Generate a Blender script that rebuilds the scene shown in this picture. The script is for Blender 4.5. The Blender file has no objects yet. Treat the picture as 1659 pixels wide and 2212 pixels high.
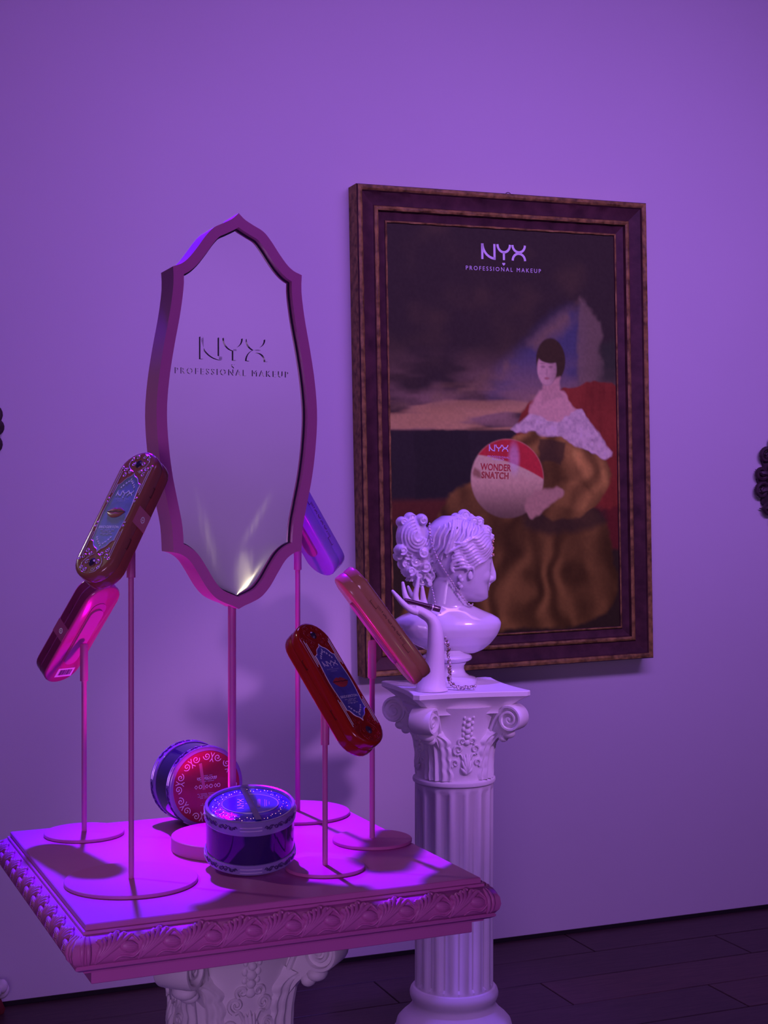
import bpy, bmesh, math, random
import numpy as np
from mathutils import Vector, Matrix

R = math.radians
PI = math.pi
random.seed(7)
sc = bpy.context.scene
COL = sc.collection
F, CX, YH, CAMZ = 3100.0, 829.5, 1090.0, 1.35      # focal length in pixels, horizon row, eye height

# ------------------------------------------------------------------ camera
cam_d = bpy.data.cameras.new('camera')
cam_d.sensor_fit = 'VERTICAL'
cam_d.sensor_height = 36.0
cam_d.lens = F / 2212.0 * 36.0
cam_d.clip_start = 0.05
cam = bpy.data.objects.new('camera', cam_d)
COL.objects.link(cam)
cam.location = (0, 0, CAMZ)
cam.rotation_euler = (R(90) - math.atan(16.0 / F), 0, 0)
sc.camera = cam

# ------------------------------------------------------------------ colour management, world
sc.view_settings.view_transform = 'Standard'
sc.view_settings.look = 'None'
sc.view_settings.exposure = 0.0
sc.view_settings.gamma = 1.0
sc.view_settings.use_curve_mapping = False
wd = bpy.data.worlds.new('world')
sc.world = wd
wd.use_nodes = True
wd.node_tree.nodes['Background'].inputs['Color'].default_value = (0.30, 0.16, 0.55, 1)
wd.node_tree.nodes['Background'].inputs['Strength'].default_value = 0.02

# ------------------------------------------------------------------ room frame (the wall runs at 22 degrees to the lens)
W0 = Vector((-1.0315, 3.855))
WA = R(22.18)
WT = Vector((math.cos(WA), math.sin(WA)))           # along the wall
WN = Vector((math.sin(WA), -math.cos(WA)))          # out of the wall, into the room
def wp(s, d, z):
    p = W0 + WT * s + WN * d
    return Vector((p.x, p.y, z))

# ------------------------------------------------------------------ lights of the room
def aim(o, tgt):
    o.rotation_euler = (Vector(tgt) - o.location).to_track_quat('-Z', 'Y').to_euler()
def spot(name, loc, tgt, col, power, angle, blend, size):
    l = bpy.data.lights.new(name, 'SPOT')
    l.color = col; l.energy = power; l.spot_size = R(angle); l.spot_blend = blend; l.shadow_soft_size = size
    o = bpy.data.objects.new(name, l); COL.objects.link(o); o.location = loc; aim(o, tgt)
    return o
def area(name, loc, tgt, col, power, sx, sy, spread=180):
    l = bpy.data.lights.new(name, 'AREA')
    l.shape = 'RECTANGLE'; l.spread = R(spread); l.size = sx; l.size_y = sy; l.color = col; l.energy = power
    o = bpy.data.objects.new(name, l); COL.objects.link(o); o.location = loc; aim(o, tgt)
    return o
# LED spot over the display: red and blue emitters side by side
spot('spot_blue', (-0.71, 3.60, 3.22), (-0.24, 2.20, 0.80), (0.10, 0.0, 1.0), 1050, 50, 0.4, 0.05)
spot('spot_red', (-0.71, 3.60, 3.22), (-0.19, 2.36, 0.80), (1.0, 0.0, 0.10), 225, 18.5, 1.0, 0.03)
# added magenta uplight, unseen behind the jars, to brighten the mirror and case undersides
spot('added_uplight', (-0.315, 2.325, 0.835), (-0.28, 2.28, 1.6), (1.0, 0.0, 0.62), 3.2, 130, 0.5, 0.02)
# blue spill on the bust from the same rig
spot('spot_bust', (0.30, 3.30, 3.25), (0.18, 3.62, 1.0), (0.22, 0.08, 1.0), 150, 22, 0.8, 0.05)
# violet wall washers under the ceiling
area('wash_wall', wp(1.55, 2.7, 3.25), wp(1.7, 0.0, 1.75), (0.43, 0.170, 0.92), 32, 3.2, 0.5, 90)
area('wash_room', wp(1.8, 4.0, 3.25), wp(1.9, 6.2, 2.15), (0.43, 0.17, 0.88), 20, 3.0, 0.5, 78)
# added unseen fill, low behind the visitor, softly lighting the fronts of things
area('front_fill', (-0.30, -0.15, 1.10), (-0.20, 2.3, 0.80), (0.66, 0.34, 0.88), 3.7, 0.8, 0.6, 90)
# house lighting from the right and a weak white lamp on the left of the visitor
spot('spot_column', (2.05, 1.55, 2.30), (0.22, 3.6, 0.95), (0.66, 0.26, 1.0), 165, 19, 0.9, 0.10)
spot('house_left', (-1.86, 2.62, 2.42), (-0.38, 2.12, 1.15), (1.0, 0.96, 0.92), 22, 30, 0.9, 0.05)

# ------------------------------------------------------------------ colour helpers
def s2l(c):
    c = c / 255.0
    return c / 12.92 if c <= 0.04045 else ((c + 0.055) / 1.055) ** 2.4
def lin(r, g, b):
    return (s2l(r), s2l(g), s2l(b))

# ------------------------------------------------------------------ materials
def pm(name, base, rough=0.5, metal=0.0, var=0.06, scale=30.0, bump=0.0, bscale=None, coat=0.0, trans=0.0,
       spec=0.5, stretch=None, emit=None, estr=0.0, ior=1.45, sss=0.0):
    m = bpy.data.materials.new(name)
    m.use_nodes = True
    nt = m.node_tree
    b = nt.nodes['Principled BSDF']
    b.inputs['Roughness'].default_value = rough
    b.inputs['Metallic'].default_value = metal
    b.inputs['Coat Weight'].default_value = coat
    b.inputs['Coat Roughness'].default_value = 0.06
    b.inputs['Transmission Weight'].default_value = trans
    b.inputs['Specular IOR Level'].default_value = spec
    b.inputs['IOR'].default_value = ior
    if sss:
        b.inputs['Subsurface Weight'].default_value = sss
        b.inputs['Subsurface Radius'].default_value = (0.02, 0.012, 0.02)
        b.inputs['Subsurface Scale'].default_value = 0.3
    if emit:
        b.inputs['Emission Color'].default_value = (*emit, 1)
        b.inputs['Emission Strength'].default_value = estr
    tc = nt.nodes.new('ShaderNodeTexCoord')
    mp = nt.nodes.new('ShaderNodeMapping')
    nt.links.new(tc.outputs['Object'], mp.inputs['Vector'])
    if stretch:
        mp.inputs['Scale'].default_value = stretch
    nz = nt.nodes.new('ShaderNodeTexNoise')
    nz.inputs['Scale'].default_value = scale
    nz.inputs['Detail'].default_value = 5.0
    nt.links.new(mp.outputs['Vector'], nz.inputs['Vector'])
    rp = nt.nodes.new('ShaderNodeValToRGB')
    rp.color_ramp.elements[0].position = 0.3
    rp.color_ramp.elements[1].position = 0.7
    lo = [max(0, c * (1 - var)) for c in base]
    hi = [min(1, c * (1 + var)) for c in base]
    rp.color_ramp.elements[0].color = (*lo, 1)
    rp.color_ramp.elements[1].color = (*hi, 1)
    nt.links.new(nz.outputs['Fac'], rp.inputs['Fac'])
    nt.links.new(rp.outputs['Color'], b.inputs['Base Color'])
    if bump:
        n2 = nt.nodes.new('ShaderNodeTexNoise')
        n2.inputs['Scale'].default_value = bscale or scale * 3
        n2.inputs['Detail'].default_value = 4.0
        nt.links.new(mp.outputs['Vector'], n2.inputs['Vector'])
        bp = nt.nodes.new('ShaderNodeBump')
        bp.inputs['Strength'].default_value = bump
        bp.inputs['Distance'].default_value = 0.002
        nt.links.new(n2.outputs['Fac'], bp.inputs['Height'])
        nt.links.new(bp.outputs['Normal'], b.inputs['Normal'])
    return m

M = {}
M['wall'] = pm('wall_paint', (0.68, 0.66, 0.68), 0.75, var=0.02, scale=1.3, bump=0.06, bscale=260)
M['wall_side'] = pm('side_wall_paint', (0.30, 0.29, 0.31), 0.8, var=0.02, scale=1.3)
M['ceiling'] = pm('ceiling_paint', (0.14, 0.13, 0.14), 0.9, var=0.02, scale=2)
M['pink'] = pm('pink_paint', (0.58, 0.13, 0.40), 0.42, var=0.02, scale=12)
M['tablepaint'] = pm('table_paint', (0.60, 0.15, 0.46), 0.40, var=0.03, scale=9, bump=0.03, bscale=90)
M['plaster'] = pm('white_plaster', (0.80, 0.78, 0.78), 0.62, var=0.03, scale=14, bump=0.10, bscale=120)
M['ceramic'] = pm('glazed_ceramic', (0.72, 0.70, 0.75), 0.25, var=0.015, scale=18, coat=1.0, sss=0.12)
M['matt_ceramic'] = pm('hand_ceramic', (0.78, 0.72, 0.74), 0.45, var=0.02, scale=18)
M['wood_dark'] = pm('frame_dark_wood', (0.075, 0.032, 0.030), 0.55, spec=0.25, var=0.35, scale=22, stretch=(1, 1, 1), bump=0.5, bscale=70)
M['wood_gold'] = pm('frame_worn_gold', (0.27, 0.18, 0.045), 0.5, spec=0.3, var=0.6, scale=45, bump=0.6, bscale=80)
M['floor'] = pm('floor_wood', (0.055, 0.030, 0.028), 0.45, var=0.30, scale=9, stretch=(1, 9, 1), bump=0.12, bscale=30)
M['floor_b'] = pm('floor_wood_light', (0.075, 0.038, 0.033), 0.45, var=0.30, scale=9, stretch=(1, 9, 1), bump=0.12, bscale=30)
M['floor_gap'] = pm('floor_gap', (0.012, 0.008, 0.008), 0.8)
M['dark'] = pm('dark_edge', (0.03, 0.012, 0.05), 0.4)
M['foil'] = pm('silver_foil', (0.90, 0.86, 0.92), 0.25, metal=0.40, var=0.02, scale=30)
M['label_blue'] = pm('blue_label_print', (0.10, 0.09, 0.42), 0.35, var=0.25, scale=55, coat=0.4)
M['ink_white'] = pm('white_print', (0.86, 0.85, 0.92), 0.5, var=0.02)
M['ink_grey'] = pm('pale_print', (0.55, 0.52, 0.68), 0.5, var=0.05)
M['ink_dark'] = pm('dark_print', (0.03, 0.01, 0.04), 0.5)
M['gem'] = pm('smoky_gem', (0.05, 0.03, 0.07), 0.03, var=0.2, coat=1.0, spec=0.9)
M['iron'] = pm('dark_carved_resin', (0.045, 0.026, 0.030), 0.5, var=0.4, scale=60, bump=0.4, bscale=90)
M['pearl'] = pm('pearl_bead', (0.66, 0.58, 0.56), 0.22, metal=0.35, var=0.1, scale=80, coat=0.6)
M['bronze_bead'] = pm('bronze_bead', (0.30, 0.20, 0.15), 0.25, metal=0.7, var=0.2, scale=80)
M['pencil'] = pm('plum_lacquer', (0.06, 0.015, 0.03), 0.12, var=0.05, coat=0.8)

# ------------------------------------------------------------------ mesh builder
def catmull(pts, k=4, closed=False):
    P = [Vector(p) for p in pts]
    n = len(P); out = []
    rng = range(n if closed else n - 1)
    for i in rng:
        if closed:
            p0, p1, p2, p3 = P[(i - 1) % n], P[i], P[(i + 1) % n], P[(i + 2) % n]
        else:
            p0 = P[i - 1] if i > 0 else P[i] * 2 - P[i + 1]
            p1, p2 = P[i], P[i + 1]
            p3 = P[i + 2] if i + 2 < n else P[i + 1] * 2 - P[i]
        for j in range(k):
            t = j / k
            out.append(0.5 * ((2 * p1) + (p2 - p0) * t + (2 * p0 - 5 * p1 + 4 * p2 - p3) * t * t + (3 * p1 - p0 - 3 * p2 + p3) * t ** 3))
    if not closed:
        out.append(P[-1].copy())
    return out

class MB:
    def __init__(self):
        self.v = []; self.f = []; self.m = []
    def add(self, vs, fs, mi=0):
        o = len(self.v)
        self.v += [tuple(p) for p in vs]
        self.f += [tuple(i + o for i in q) for q in fs]
        self.m += [mi] * len(fs)
        return self
    def merge(self, other, mat=None, mi=None):
        vs = other.v if mat is None else [tuple(mat @ Vector(p)) for p in other.v]
        o = len(self.v)
        self.v += vs
        self.f += [tuple(i + o for i in q) for q in other.f]
        self.m += other.m if mi is None else [mi] * len(other.f)
        return self
    def box(self, c, s, mi=0, mat=None):
        x, y, z = [k / 2 for k in s]
        vs = [Vector((c[0] + a * x, c[1] + b * y, c[2] + d * z)) for a in (-1, 1) for b in (-1, 1) for d in (-1, 1)]
        if mat: vs = [mat @ p for p in vs]
        return self.add(vs, [(0, 1, 3, 2), (4, 6, 7, 5), (0, 4, 5, 1), (2, 3, 7, 6), (0, 2, 6, 4), (1, 5, 7, 3)], mi)
    def loft(self, secs, mi=0, cap=True, closed=True):
        n = len(secs[0]); vs = [p for s in secs for p in s]; fs = []
        for i in range(len(secs) - 1):
            for j in range(n if closed else n - 1):
                k = (j + 1) % n
                fs.append((i * n + j, i * n + k, (i + 1) * n + k, (i + 1) * n + j))
        if cap:
            fs.append(tuple(range(n - 1, -1, -1)))
            fs.append(tuple((len(secs) - 1) * n + j for j in range(n)))
        return self.add(vs, fs, mi)
    def lathe(self, prof, n=48, mi=0, c=(0, 0, 0), cap=True):
        secs = [[(c[0] + max(r, 1e-4) * math.cos(2 * PI * j / n), c[1] + max(r, 1e-4) * math.sin(2 * PI * j / n), c[2] + z) for j in range(n)] for r, z in prof]
        return self.loft(secs, mi, cap)
    def ell(self, c, r, nu=16, nv=10, mi=0, mat=None):
        secs = []
        for i in range(nv + 1):
            a = -PI / 2 + PI * i / nv
            cr = max(math.cos(a), 0.02)
            row = []
            for j in range(nu):
                t = 2 * PI * j / nu
                p = Vector((r[0] * cr * math.cos(t), r[1] * cr * math.sin(t), r[2] * math.sin(a)))
                if mat: p = mat @ p
                row.append((c[0] + p.x, c[1] + p.y, c[2] + p.z))
            secs.append(row)
        return self.loft(secs, mi)
    def tube(self, pts, rad, n=8, mi=0, closed=False, flat=1.0, up=None, cap=True):
        P = [Vector(p) for p in pts]; N = len(P)
        rr = [rad] * N if not hasattr(rad, '__len__') else list(rad)
        secs = []; prev = None
        for i in range(N):
            if closed: t = P[(i + 1) % N] - P[(i - 1) % N]
            else: t = P[min(i + 1, N - 1)] - P[max(i - 1, 0)]
            if t.length < 1e-9: t = Vector((0, 0, 1))
            t.normalize()
            ref = Vector(up) if up is not None else (prev if prev is not None else (Vector((0, 0, 1)) if abs(t.z) < 0.9 else Vector((1, 0, 0))))
            a = ref - t * ref.dot(t)
            if a.length < 1e-6: a = t.orthogonal()
            a.normalize(); prev = a
            b = t.cross(a)
            secs.append([P[i] + (a * math.cos(2 * PI * j / n) * flat + b * math.sin(2 * PI * j / n)) * rr[i] for j in range(n)])
        if closed:
            secs.append(secs[0]); return self.loft(secs, mi, False)
        return self.loft(secs, mi, cap)
    def prism(self, out2, z0, z1, mi=0, mside=None):
        n = len(out2)
        vs = [(p[0], p[1], z0) for p in out2] + [(p[0], p[1], z1) for p in out2]
        self.add(vs, [tuple(range(n - 1, -1, -1)), tuple(range(n, 2 * n))], mi)
        o = len(self.v) - 2 * n
        for j in range(n):
            k = (j + 1) % n
            self.f.append((o + j, o + k, o + n + k, o + n + j)); self.m.append(mi if mside is None else mside)
        return self
    def stroke(self, pts, w, z0, z1, mi=0, mside=None, closed=False):
        P = [Vector((p[0], p[1])) for p in pts]; N = len(P); L = []; Rr = []
        for i in range(N):
            if closed: t = P[(i + 1) % N] - P[(i - 1) % N]
            else: t = P[min(i + 1, N - 1)] - P[max(i - 1, 0)]
            if t.length < 1e-9: t = Vector((1, 0))
            t.normalize(); nn = Vector((-t.y, t.x))
            L.append(P[i] + nn * w / 2); Rr.append(P[i] - nn * w / 2)
        o = len(self.v)
        for z in (z0, z1):
            self.v += [(p.x, p.y, z) for p in L] + [(p.x, p.y, z) for p in Rr]
        ms = mi if mside is None else mside
        def q(a, b, c, d, m_):
            self.f.append((o + a, o + b, o + c, o + d)); self.m.append(m_)
        for i in range(N if closed else N - 1):
            k = (i + 1) % N
            q(2 * N + i, 3 * N + i, 3 * N + k, 2 * N + k, mi)
            q(i, k, N + k, N + i, mi)
            q(i, 2 * N + i, 2 * N + k, k, ms)
            q(N + i, N + k, 3 * N + k, 3 * N + i, ms)
        if not closed:
            q(0, N, 3 * N, 2 * N, ms); q(N - 1, 3 * N - 1, 4 * N - 1, 2 * N - 1, ms)
        return self
    def xf(self, mat):
        self.v = [tuple(mat @ Vector(p)) for p in self.v]
        return self
    def mesh(self, name, mats, smooth=True, angle=35):
        me = bpy.data.meshes.new(name)
        me.from_pydata(self.v, [], self.f)
        for m_ in (mats if isinstance(mats, (list, tuple)) else [mats]):
            me.materials.append(m_)
        me.polygons.foreach_set('material_index', self.m)
        bm = bmesh.new(); bm.from_mesh(me)
        bmesh.ops.recalc_face_normals(bm, faces=bm.faces)
        bm.to_mesh(me); bm.free()
        if smooth:
            me.polygons.foreach_set('use_smooth', [True] * len(me.polygons))
            me.set_sharp_from_angle(angle=R(angle))
        me.update()
        return me
    def build(self, name, mats, parent=None, smooth=True, angle=35):
        return link(name, self.mesh(name, mats, smooth, angle), parent)

def link(name, me, parent=None):
    o = bpy.data.objects.new(name, me)
    COL.objects.link(o)
    o.parent = parent
    return o
def tag(o, label, cat, group=None):
    o['label'] = label; o['category'] = cat
    if group: o['group'] = group
    return o
def thing(name, label, cat, mat, group=None):
    o = bpy.data.objects.new(name, None)
    COL.objects.link(o)
    o.empty_display_size = 0.05
    o.matrix_world = mat
    return tag(o, label, cat, group)
def struct(o):
    o['kind'] = 'structure'
    return o
def TR(x, y, z, rz=0.0):
    return Matrix.Translation((x, y, z)) @ Matrix.Rotation(rz, 4, 'Z')

def remesh(mb, name, mats, voxel, smooth_it=4, factor=0.5):
    me = mb.mesh(name + '_src', mats, False)
    o = bpy.data.objects.new('tmp', me); COL.objects.link(o)
    md = o.modifiers.new('r', 'REMESH'); md.mode = 'VOXEL'; md.voxel_size = voxel; md.use_smooth_shade = True
    if smooth_it:
        ms = o.modifiers.new('s', 'SMOOTH'); ms.iterations = smooth_it; ms.factor = factor
    dg = bpy.context.evaluated_depsgraph_get()
    dg.update()
    out = bpy.data.meshes.new_from_object(o.evaluated_get(dg))
    out.name = name
    bpy.data.objects.remove(o); bpy.data.meshes.remove(me)
    if not out.materials:
        out.materials.append(mats if not isinstance(mats, (list, tuple)) else mats[0])
    out.polygons.foreach_set('use_smooth', [True] * len(out.polygons))
    return out

_textcache = {}
def text_mb(s, h, spacing=1.0, depth=0.0, bold=0.0, mi=0, mside=None, xscale=1.0):
    """flat or raised lettering, cap height h, centred on the origin, in the xy plane facing +z"""
    cu = bpy.data.curves.new('t', 'FONT')
    cu.body = s; cu.size = 1.0; cu.space_character = spacing; cu.align_x = 'CENTER'; cu.offset = bold; cu.resolution_u = 3
    o = bpy.data.objects.new('t', cu); COL.objects.link(o)
    dg = bpy.context.evaluated_depsgraph_get(); dg.update()
    me = bpy.data.meshes.new_from_object(o.evaluated_get(dg))
    k = h / 0.70
    bm = bmesh.new(); bm.from_mesh(me)
    mb = MB()
    bmesh.ops.remove_doubles(bm, verts=bm.verts, dist=1e-4)
    vs = [(v.co.x * k * xscale, v.co.y * k - h / 2, 0.0) for v in bm.verts]
    bm.verts.index_update()
    xs = [p[0] for p in vs] or [0]
    cxm = (min(xs) + max(xs)) / 2
    vs = [(p[0] - cxm, p[1], 0.0) for p in vs]
    n = len(vs)
    if depth <= 0:
        mb.add(vs, [tuple(v.index for v in f.verts) for f in bm.faces], mi)
    else:
        mb.add(vs + [(p[0], p[1], depth) for p in vs], [tuple(v.index + n for v in f.verts) for f in bm.faces], mi)
        for e in bm.edges:
            if len(e.link_faces) == 1:
                a, b = e.verts[0].index, e.verts[1].index
                mb.add([], [], 0)
                mb.f.append((a, b, b + n, a + n)); mb.m.append(mi if mside is None else mside)
    bm.free(); bpy.data.objects.remove(o); bpy.data.meshes.remove(me); bpy.data.curves.remove(cu)
    return mb

def logo_mb(h, depth=0.0002, w=0.155, mi=0, mside=None):
    """the three letter brand mark: strokes with round bowls; cap height h, centred"""
    mb = MB(); D = (0.0, depth)
    def st(p): mb.stroke([((x - 1.6) * h, (y - 0.5) * h) for x, y in p], w * h, D[0], D[1], mi, mside)
    def arc(cx, cy, rx, ry, a0, a1, n=14):
        return [(cx + rx * math.cos(R(a0 + (a1 - a0) * i / n)), cy + ry * math.sin(R(a0 + (a1 - a0) * i / n))) for i in range(n + 1)]
    st([(0.08, 0), (0.08, 1)]); st([(0.95, 0), (0.95, 1)])
    st(arc(1.02, 1.0, 0.92, 0.94, 180, 270))
    st(arc(1.62, 1.0, 0.45, 0.50, 180, 360)); st([(1.62, 0.5), (1.62, 0)])
    st(arc(2.70, 1.0, 0.45, 0.46, 180, 360)); st(arc(2.70, 0.0, 0.45, 0.46, 180, 0))
    return mb
def heart_mb(h, depth=0.0002, mi=0, mside=None):
    pts = []
    for i in range(20):
        t = 2 * PI * i / 20
        pts.append((h * 0.03 * 16 * math.sin(t) ** 3, h * 0.03 * (13 * math.cos(t) - 5 * math.cos(2 * t) - 2 * math.cos(3 * t) - math.cos(4 * t))))
    return MB().prism(pts, 0, depth, mi, mside)
def spiral2(cx, cy, r, turns=1.6, a0=0.0, sgn=1, n=26, r1=0.12):
    return [(cx + r * (1 - (1 - r1) * i / n) * math.cos(a0 + sgn * 2 * PI * turns * i / n),
             cy + r * (1 - (1 - r1) * i / n) * math.sin(a0 + sgn * 2 * PI * turns * i / n)) for i in range(n + 1)]

# outline of the display mirror (pixels off its axis, pixel row); the product labels carry the same shape
_seg = [[(0, 459), (13, 472), (33, 484), (52, 495), (68, 514), (85, 540), (101, 562), (116, 576), (134, 584)],
        [(134, 584), (133, 620), (140, 680), (152, 750), (162, 820), (167, 890), (164, 960), (156, 1030), (145, 1090), (136, 1140), (133, 1193)],
        [(133, 1193), (117, 1198), (100, 1212), (84, 1238), (66, 1270), (48, 1292), (28, 1304), (12, 1311), (0, 1318)]]
def cartouche(k=3):
    """closed outline, half width 1, half height 1"""
    right = []
    for s in _seg:
        c = catmull([(x, y) for x, y in s], k)
        right += c[:-1]
    right = [(p.x / 167.0, -(p.y - 888.5) / 429.5) for p in right]
    left = [(-x, y) for x, y in reversed(right[1:])]
    return right + [(0.0, -1.0)] + left
def label_shape():
    r_ = [(0, 1.0), (0.05, 0.955), (0.16, 0.915), (0.34, 0.885), (0.50, 0.835), (0.60, 0.77), (0.70, 0.725), (0.86, 0.705), (0.855, 0.60), (0.90, 0.42), (0.97, 0.20), (1.0, 0.0)]
    r_ = r_ + [(x, -y) for x, y in reversed(r_[:-1])]
    return r_ + [(-x, y) for x, y in reversed(r_[1:-1])]
def _resample(P, n):
    L = [0.0]
    for a, b in zip(P, P[1:]): L.append(L[-1] + math.hypot(b[0] - a[0], b[1] - a[1]))
    out_ = []; j = 0
    for i in range(n):
        t = L[-1] * i / (n - 1)
        while j < len(L) - 2 and L[j + 1] < t: j += 1
        k = (t - L[j]) / max(L[j + 1] - L[j], 1e-12)
        out_.append((P[j][0] + (P[j + 1][0] - P[j][0]) * k, P[j][1] + (P[j + 1][1] - P[j][1]) * k))
    return out_
def _cut(A, B):
    # first crossing of polyline A with polyline B
    for i in range(len(A) - 1):
        for j in range(len(B) - 1):
            (x1, y1), (x2, y2), (x3, y3), (x4, y4) = A[i], A[i + 1], B[j], B[j + 1]
            den = (x2 - x1) * (y4 - y3) - (y2 - y1) * (x4 - x3)
            if abs(den) < 1e-12: continue
            t = ((x3 - x1) * (y4 - y3) - (y3 - y1) * (x4 - x3)) / den
            u = ((x3 - x1) * (y2 - y1) - (y3 - y1) * (x2 - x1)) / den
            if 0 <= t <= 1 and 0 <= u <= 1:
                return i, j, (x1 + t * (x2 - x1), y1 + t * (y2 - y1))
    return None
def mirror_outline(ku, kv, d=0.0, n=(28, 34, 28)):
    '''closed outline of the display mirror, set in by d, with the same number of points for every d'''
    segs = []
    for s in _seg:
        P = [(p.x * ku, -(p.y - 888.5) * kv) for p in catmull(s, 8)]
        if d:
            Q = []
            for i in range(len(P)):
                a, b = P[max(i - 1, 0)], P[min(i + 1, len(P) - 1)]
                tx, ty = b[0] - a[0], b[1] - a[1]; l = math.hypot(tx, ty)
                Q.append((P[i][0] + ty / l * d, P[i][1] - tx / l * d))
            e0 = (Q[0][0] - (Q[1][0] - Q[0][0]) * 9, Q[0][1] - (Q[1][1] - Q[0][1]) * 9)
            e1 = (Q[-1][0] + (Q[-1][0] - Q[-2][0]) * 9, Q[-1][1] + (Q[-1][1] - Q[-2][1]) * 9)
            P = [e0] + Q + [e1]
        segs.append(P)
    if d:
        A, B, C = segs
        axis = [(0.0, 9.0), (0.0, -9.0)]
        c = _cut(A, axis); A = [c[2]] + A[c[0] + 1:]
        c = _cut(list(reversed(C)), axis); k = len(C) - 1 - c[0]; C = C[:k] + [c[2]]
        i, j, p = _cut(A, B); A = A[:i + 1] + [p]; B = [p] + B[j + 1:]
        i, j, p = _cut(B, C); B = B[:i + 1] + [p]; C = [p] + C[j + 1:]
        segs = [A, B, C]
    right = []
    for s, m in zip(segs, n): right += _resample(s, m)[:-1]
    tip = segs[2][-1]
    return right + [(0.0, tip[1])] + [(-x, y) for x, y in reversed(right[1:])]
def inset(poly, d):
    n = len(poly); out = []
    for i in range(n):
        a = Vector(poly[i - 1]); b = Vector(poly[i]); c = Vector(poly[(i + 1) % n])
        e1 = (b - a).normalized(); e2 = (c - b).normalized()
        n1 = Vector((e1.y, -e1.x)); n2 = Vector((e2.y, -e2.x))
        m_ = n1 + n2
        m_ = m_ / max(0.45, m_.dot(m_) / 2) if m_.length > 1e-6 else n1
        out.append((b.x + m_.x * d, b.y + m_.y * d))
    return out

# ================================================================== the room
S0, S1, D1, HC = -2.6, 3.6, 6.2, 3.4
def slab(name, pts, mat):
    return struct(MB().add(pts, [tuple(range(len(pts)))]).build(name, mat, smooth=False))
def wall_box(name, s0, s1, d0, d1, z0, z1, mat):
    vs = [wp(s, d, z) for z in (z0, z1) for s, d in ((s0, d0), (s1, d0), (s1, d1), (s0, d1))]
    return struct(MB().add(vs, [(0, 1, 2, 3), (7, 6, 5, 4), (0, 4, 5, 1), (1, 5, 6, 2), (2, 6, 7, 3), (3, 7, 4, 0)]).build(name, mat, smooth=False))
wall_box('wall_front', S0, S1, -0.12, 0.0, 0.0, HC, M['wall'])
wall_box('wall_back', S0, S1, D1, D1 + 0.12, 0.0, HC, M['wall'])
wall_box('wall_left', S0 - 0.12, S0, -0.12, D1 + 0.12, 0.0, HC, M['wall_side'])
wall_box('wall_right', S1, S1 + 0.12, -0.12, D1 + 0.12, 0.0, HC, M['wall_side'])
wall_box('ceiling', S0 - 0.12, S1 + 0.12, -0.12, D1 + 0.12, HC, HC + 0.1, M['ceiling'])
fl = wall_box('floor', S0 - 0.12, S1 + 0.12, -0.12, D1 + 0.12, -0.10, -0.004, M['floor_gap'])
# floor boards, laid along the wall
rng = random.Random(3)
pl_len, pl_w = 1.15, 0.19
pme = {}
for mk in ('floor', 'floor_b'):
    b = MB(); g = 0.0018; e = 0.0015
    x, y = pl_len / 2 - g, pl_w / 2 - g
    lo = [(-x, -y, -0.006), (x, -y, -0.006), (x, y, -0.006), (-x, y, -0.006)]
    mid = [(-x, -y, -e), (x, -y, -e), (x, y, -e), (-x, y, -e)]
    top = [(-x + e, -y + e, 0), (x - e, -y + e, 0), (x - e, y - e, 0), (-x + e, y - e, 0)]
    b.loft([lo, mid, top])
    pme[mk] = b.mesh('plank', M[mk], False)
row = 0
d = pl_w / 2 + 0.001
while d < 3.6:
    s = S0 + 0.3 + (row * 0.43) % pl_len
    while s - pl_len / 2 < S1 - 0.08:
        k_ = min(1.0, (S1 - 0.004 - (s - pl_len / 2)) / pl_len)
        p = wp(s - pl_len / 2 + pl_len * k_ / 2, d, rng.uniform(-0.0006, 0.0))
        if abs(p.x) < 0.40 * p.y + 1.2 and p.y > 0.6:
            o = link('plank', pme['floor' if rng.random() < 0.6 else 'floor_b'], fl)
            o.matrix_world = Matrix.Translation(p) @ Matrix.Rotation(WA + (PI if rng.random() < 0.5 else 0), 4, 'Z') @ Matrix.Diagonal((k_, 1, 1, 1))
        s += pl_len
    d += pl_w; row += 1
# thin dark strip along the foot of the wall
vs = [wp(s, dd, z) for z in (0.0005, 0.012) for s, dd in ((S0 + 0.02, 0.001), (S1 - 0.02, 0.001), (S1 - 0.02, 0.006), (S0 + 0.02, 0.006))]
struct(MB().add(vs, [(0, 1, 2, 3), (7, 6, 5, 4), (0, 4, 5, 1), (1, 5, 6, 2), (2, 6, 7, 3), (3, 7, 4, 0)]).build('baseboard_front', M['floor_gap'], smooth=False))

# ================================================================== the framed poster on the wall
PW, PH, RAIL = 0.982, 1.440, 0.105
pc = wp(1.506, 0.0, 1.5735)
pmat = Matrix.Translation(pc) @ Matrix.Rotation(WA, 4, 'Z') @ Matrix.Rotation(R(-1.15), 4, 'Y')
pt = thing('framed_picture', 'tall dark wooden framed picture of a seated figure hanging on the violet wall', 'picture', pmat)
prof = [(0.0, 0.001, 0), (0.0, 0.064, 0), (0.003, 0.069, 1), (0.011, 0.070, 1), (0.017, 0.066, 1), (0.020, 0.060, 0), (0.032, 0.056, 0), (0.046, 0.052, 0), (0.056, 0.051, 0),
        (0.059, 0.055, 1), (0.065, 0.057, 1), (0.071, 0.054, 1), (0.074, 0.044, 0), (0.084, 0.040, 0), (0.096, 0.038, 0), (0.098, 0.041, 1), (0.101, 0.0425, 1), (0.1035, 0.041, 1), (0.105, 0.036, 0), (0.105, 0.001, 0)]
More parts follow.
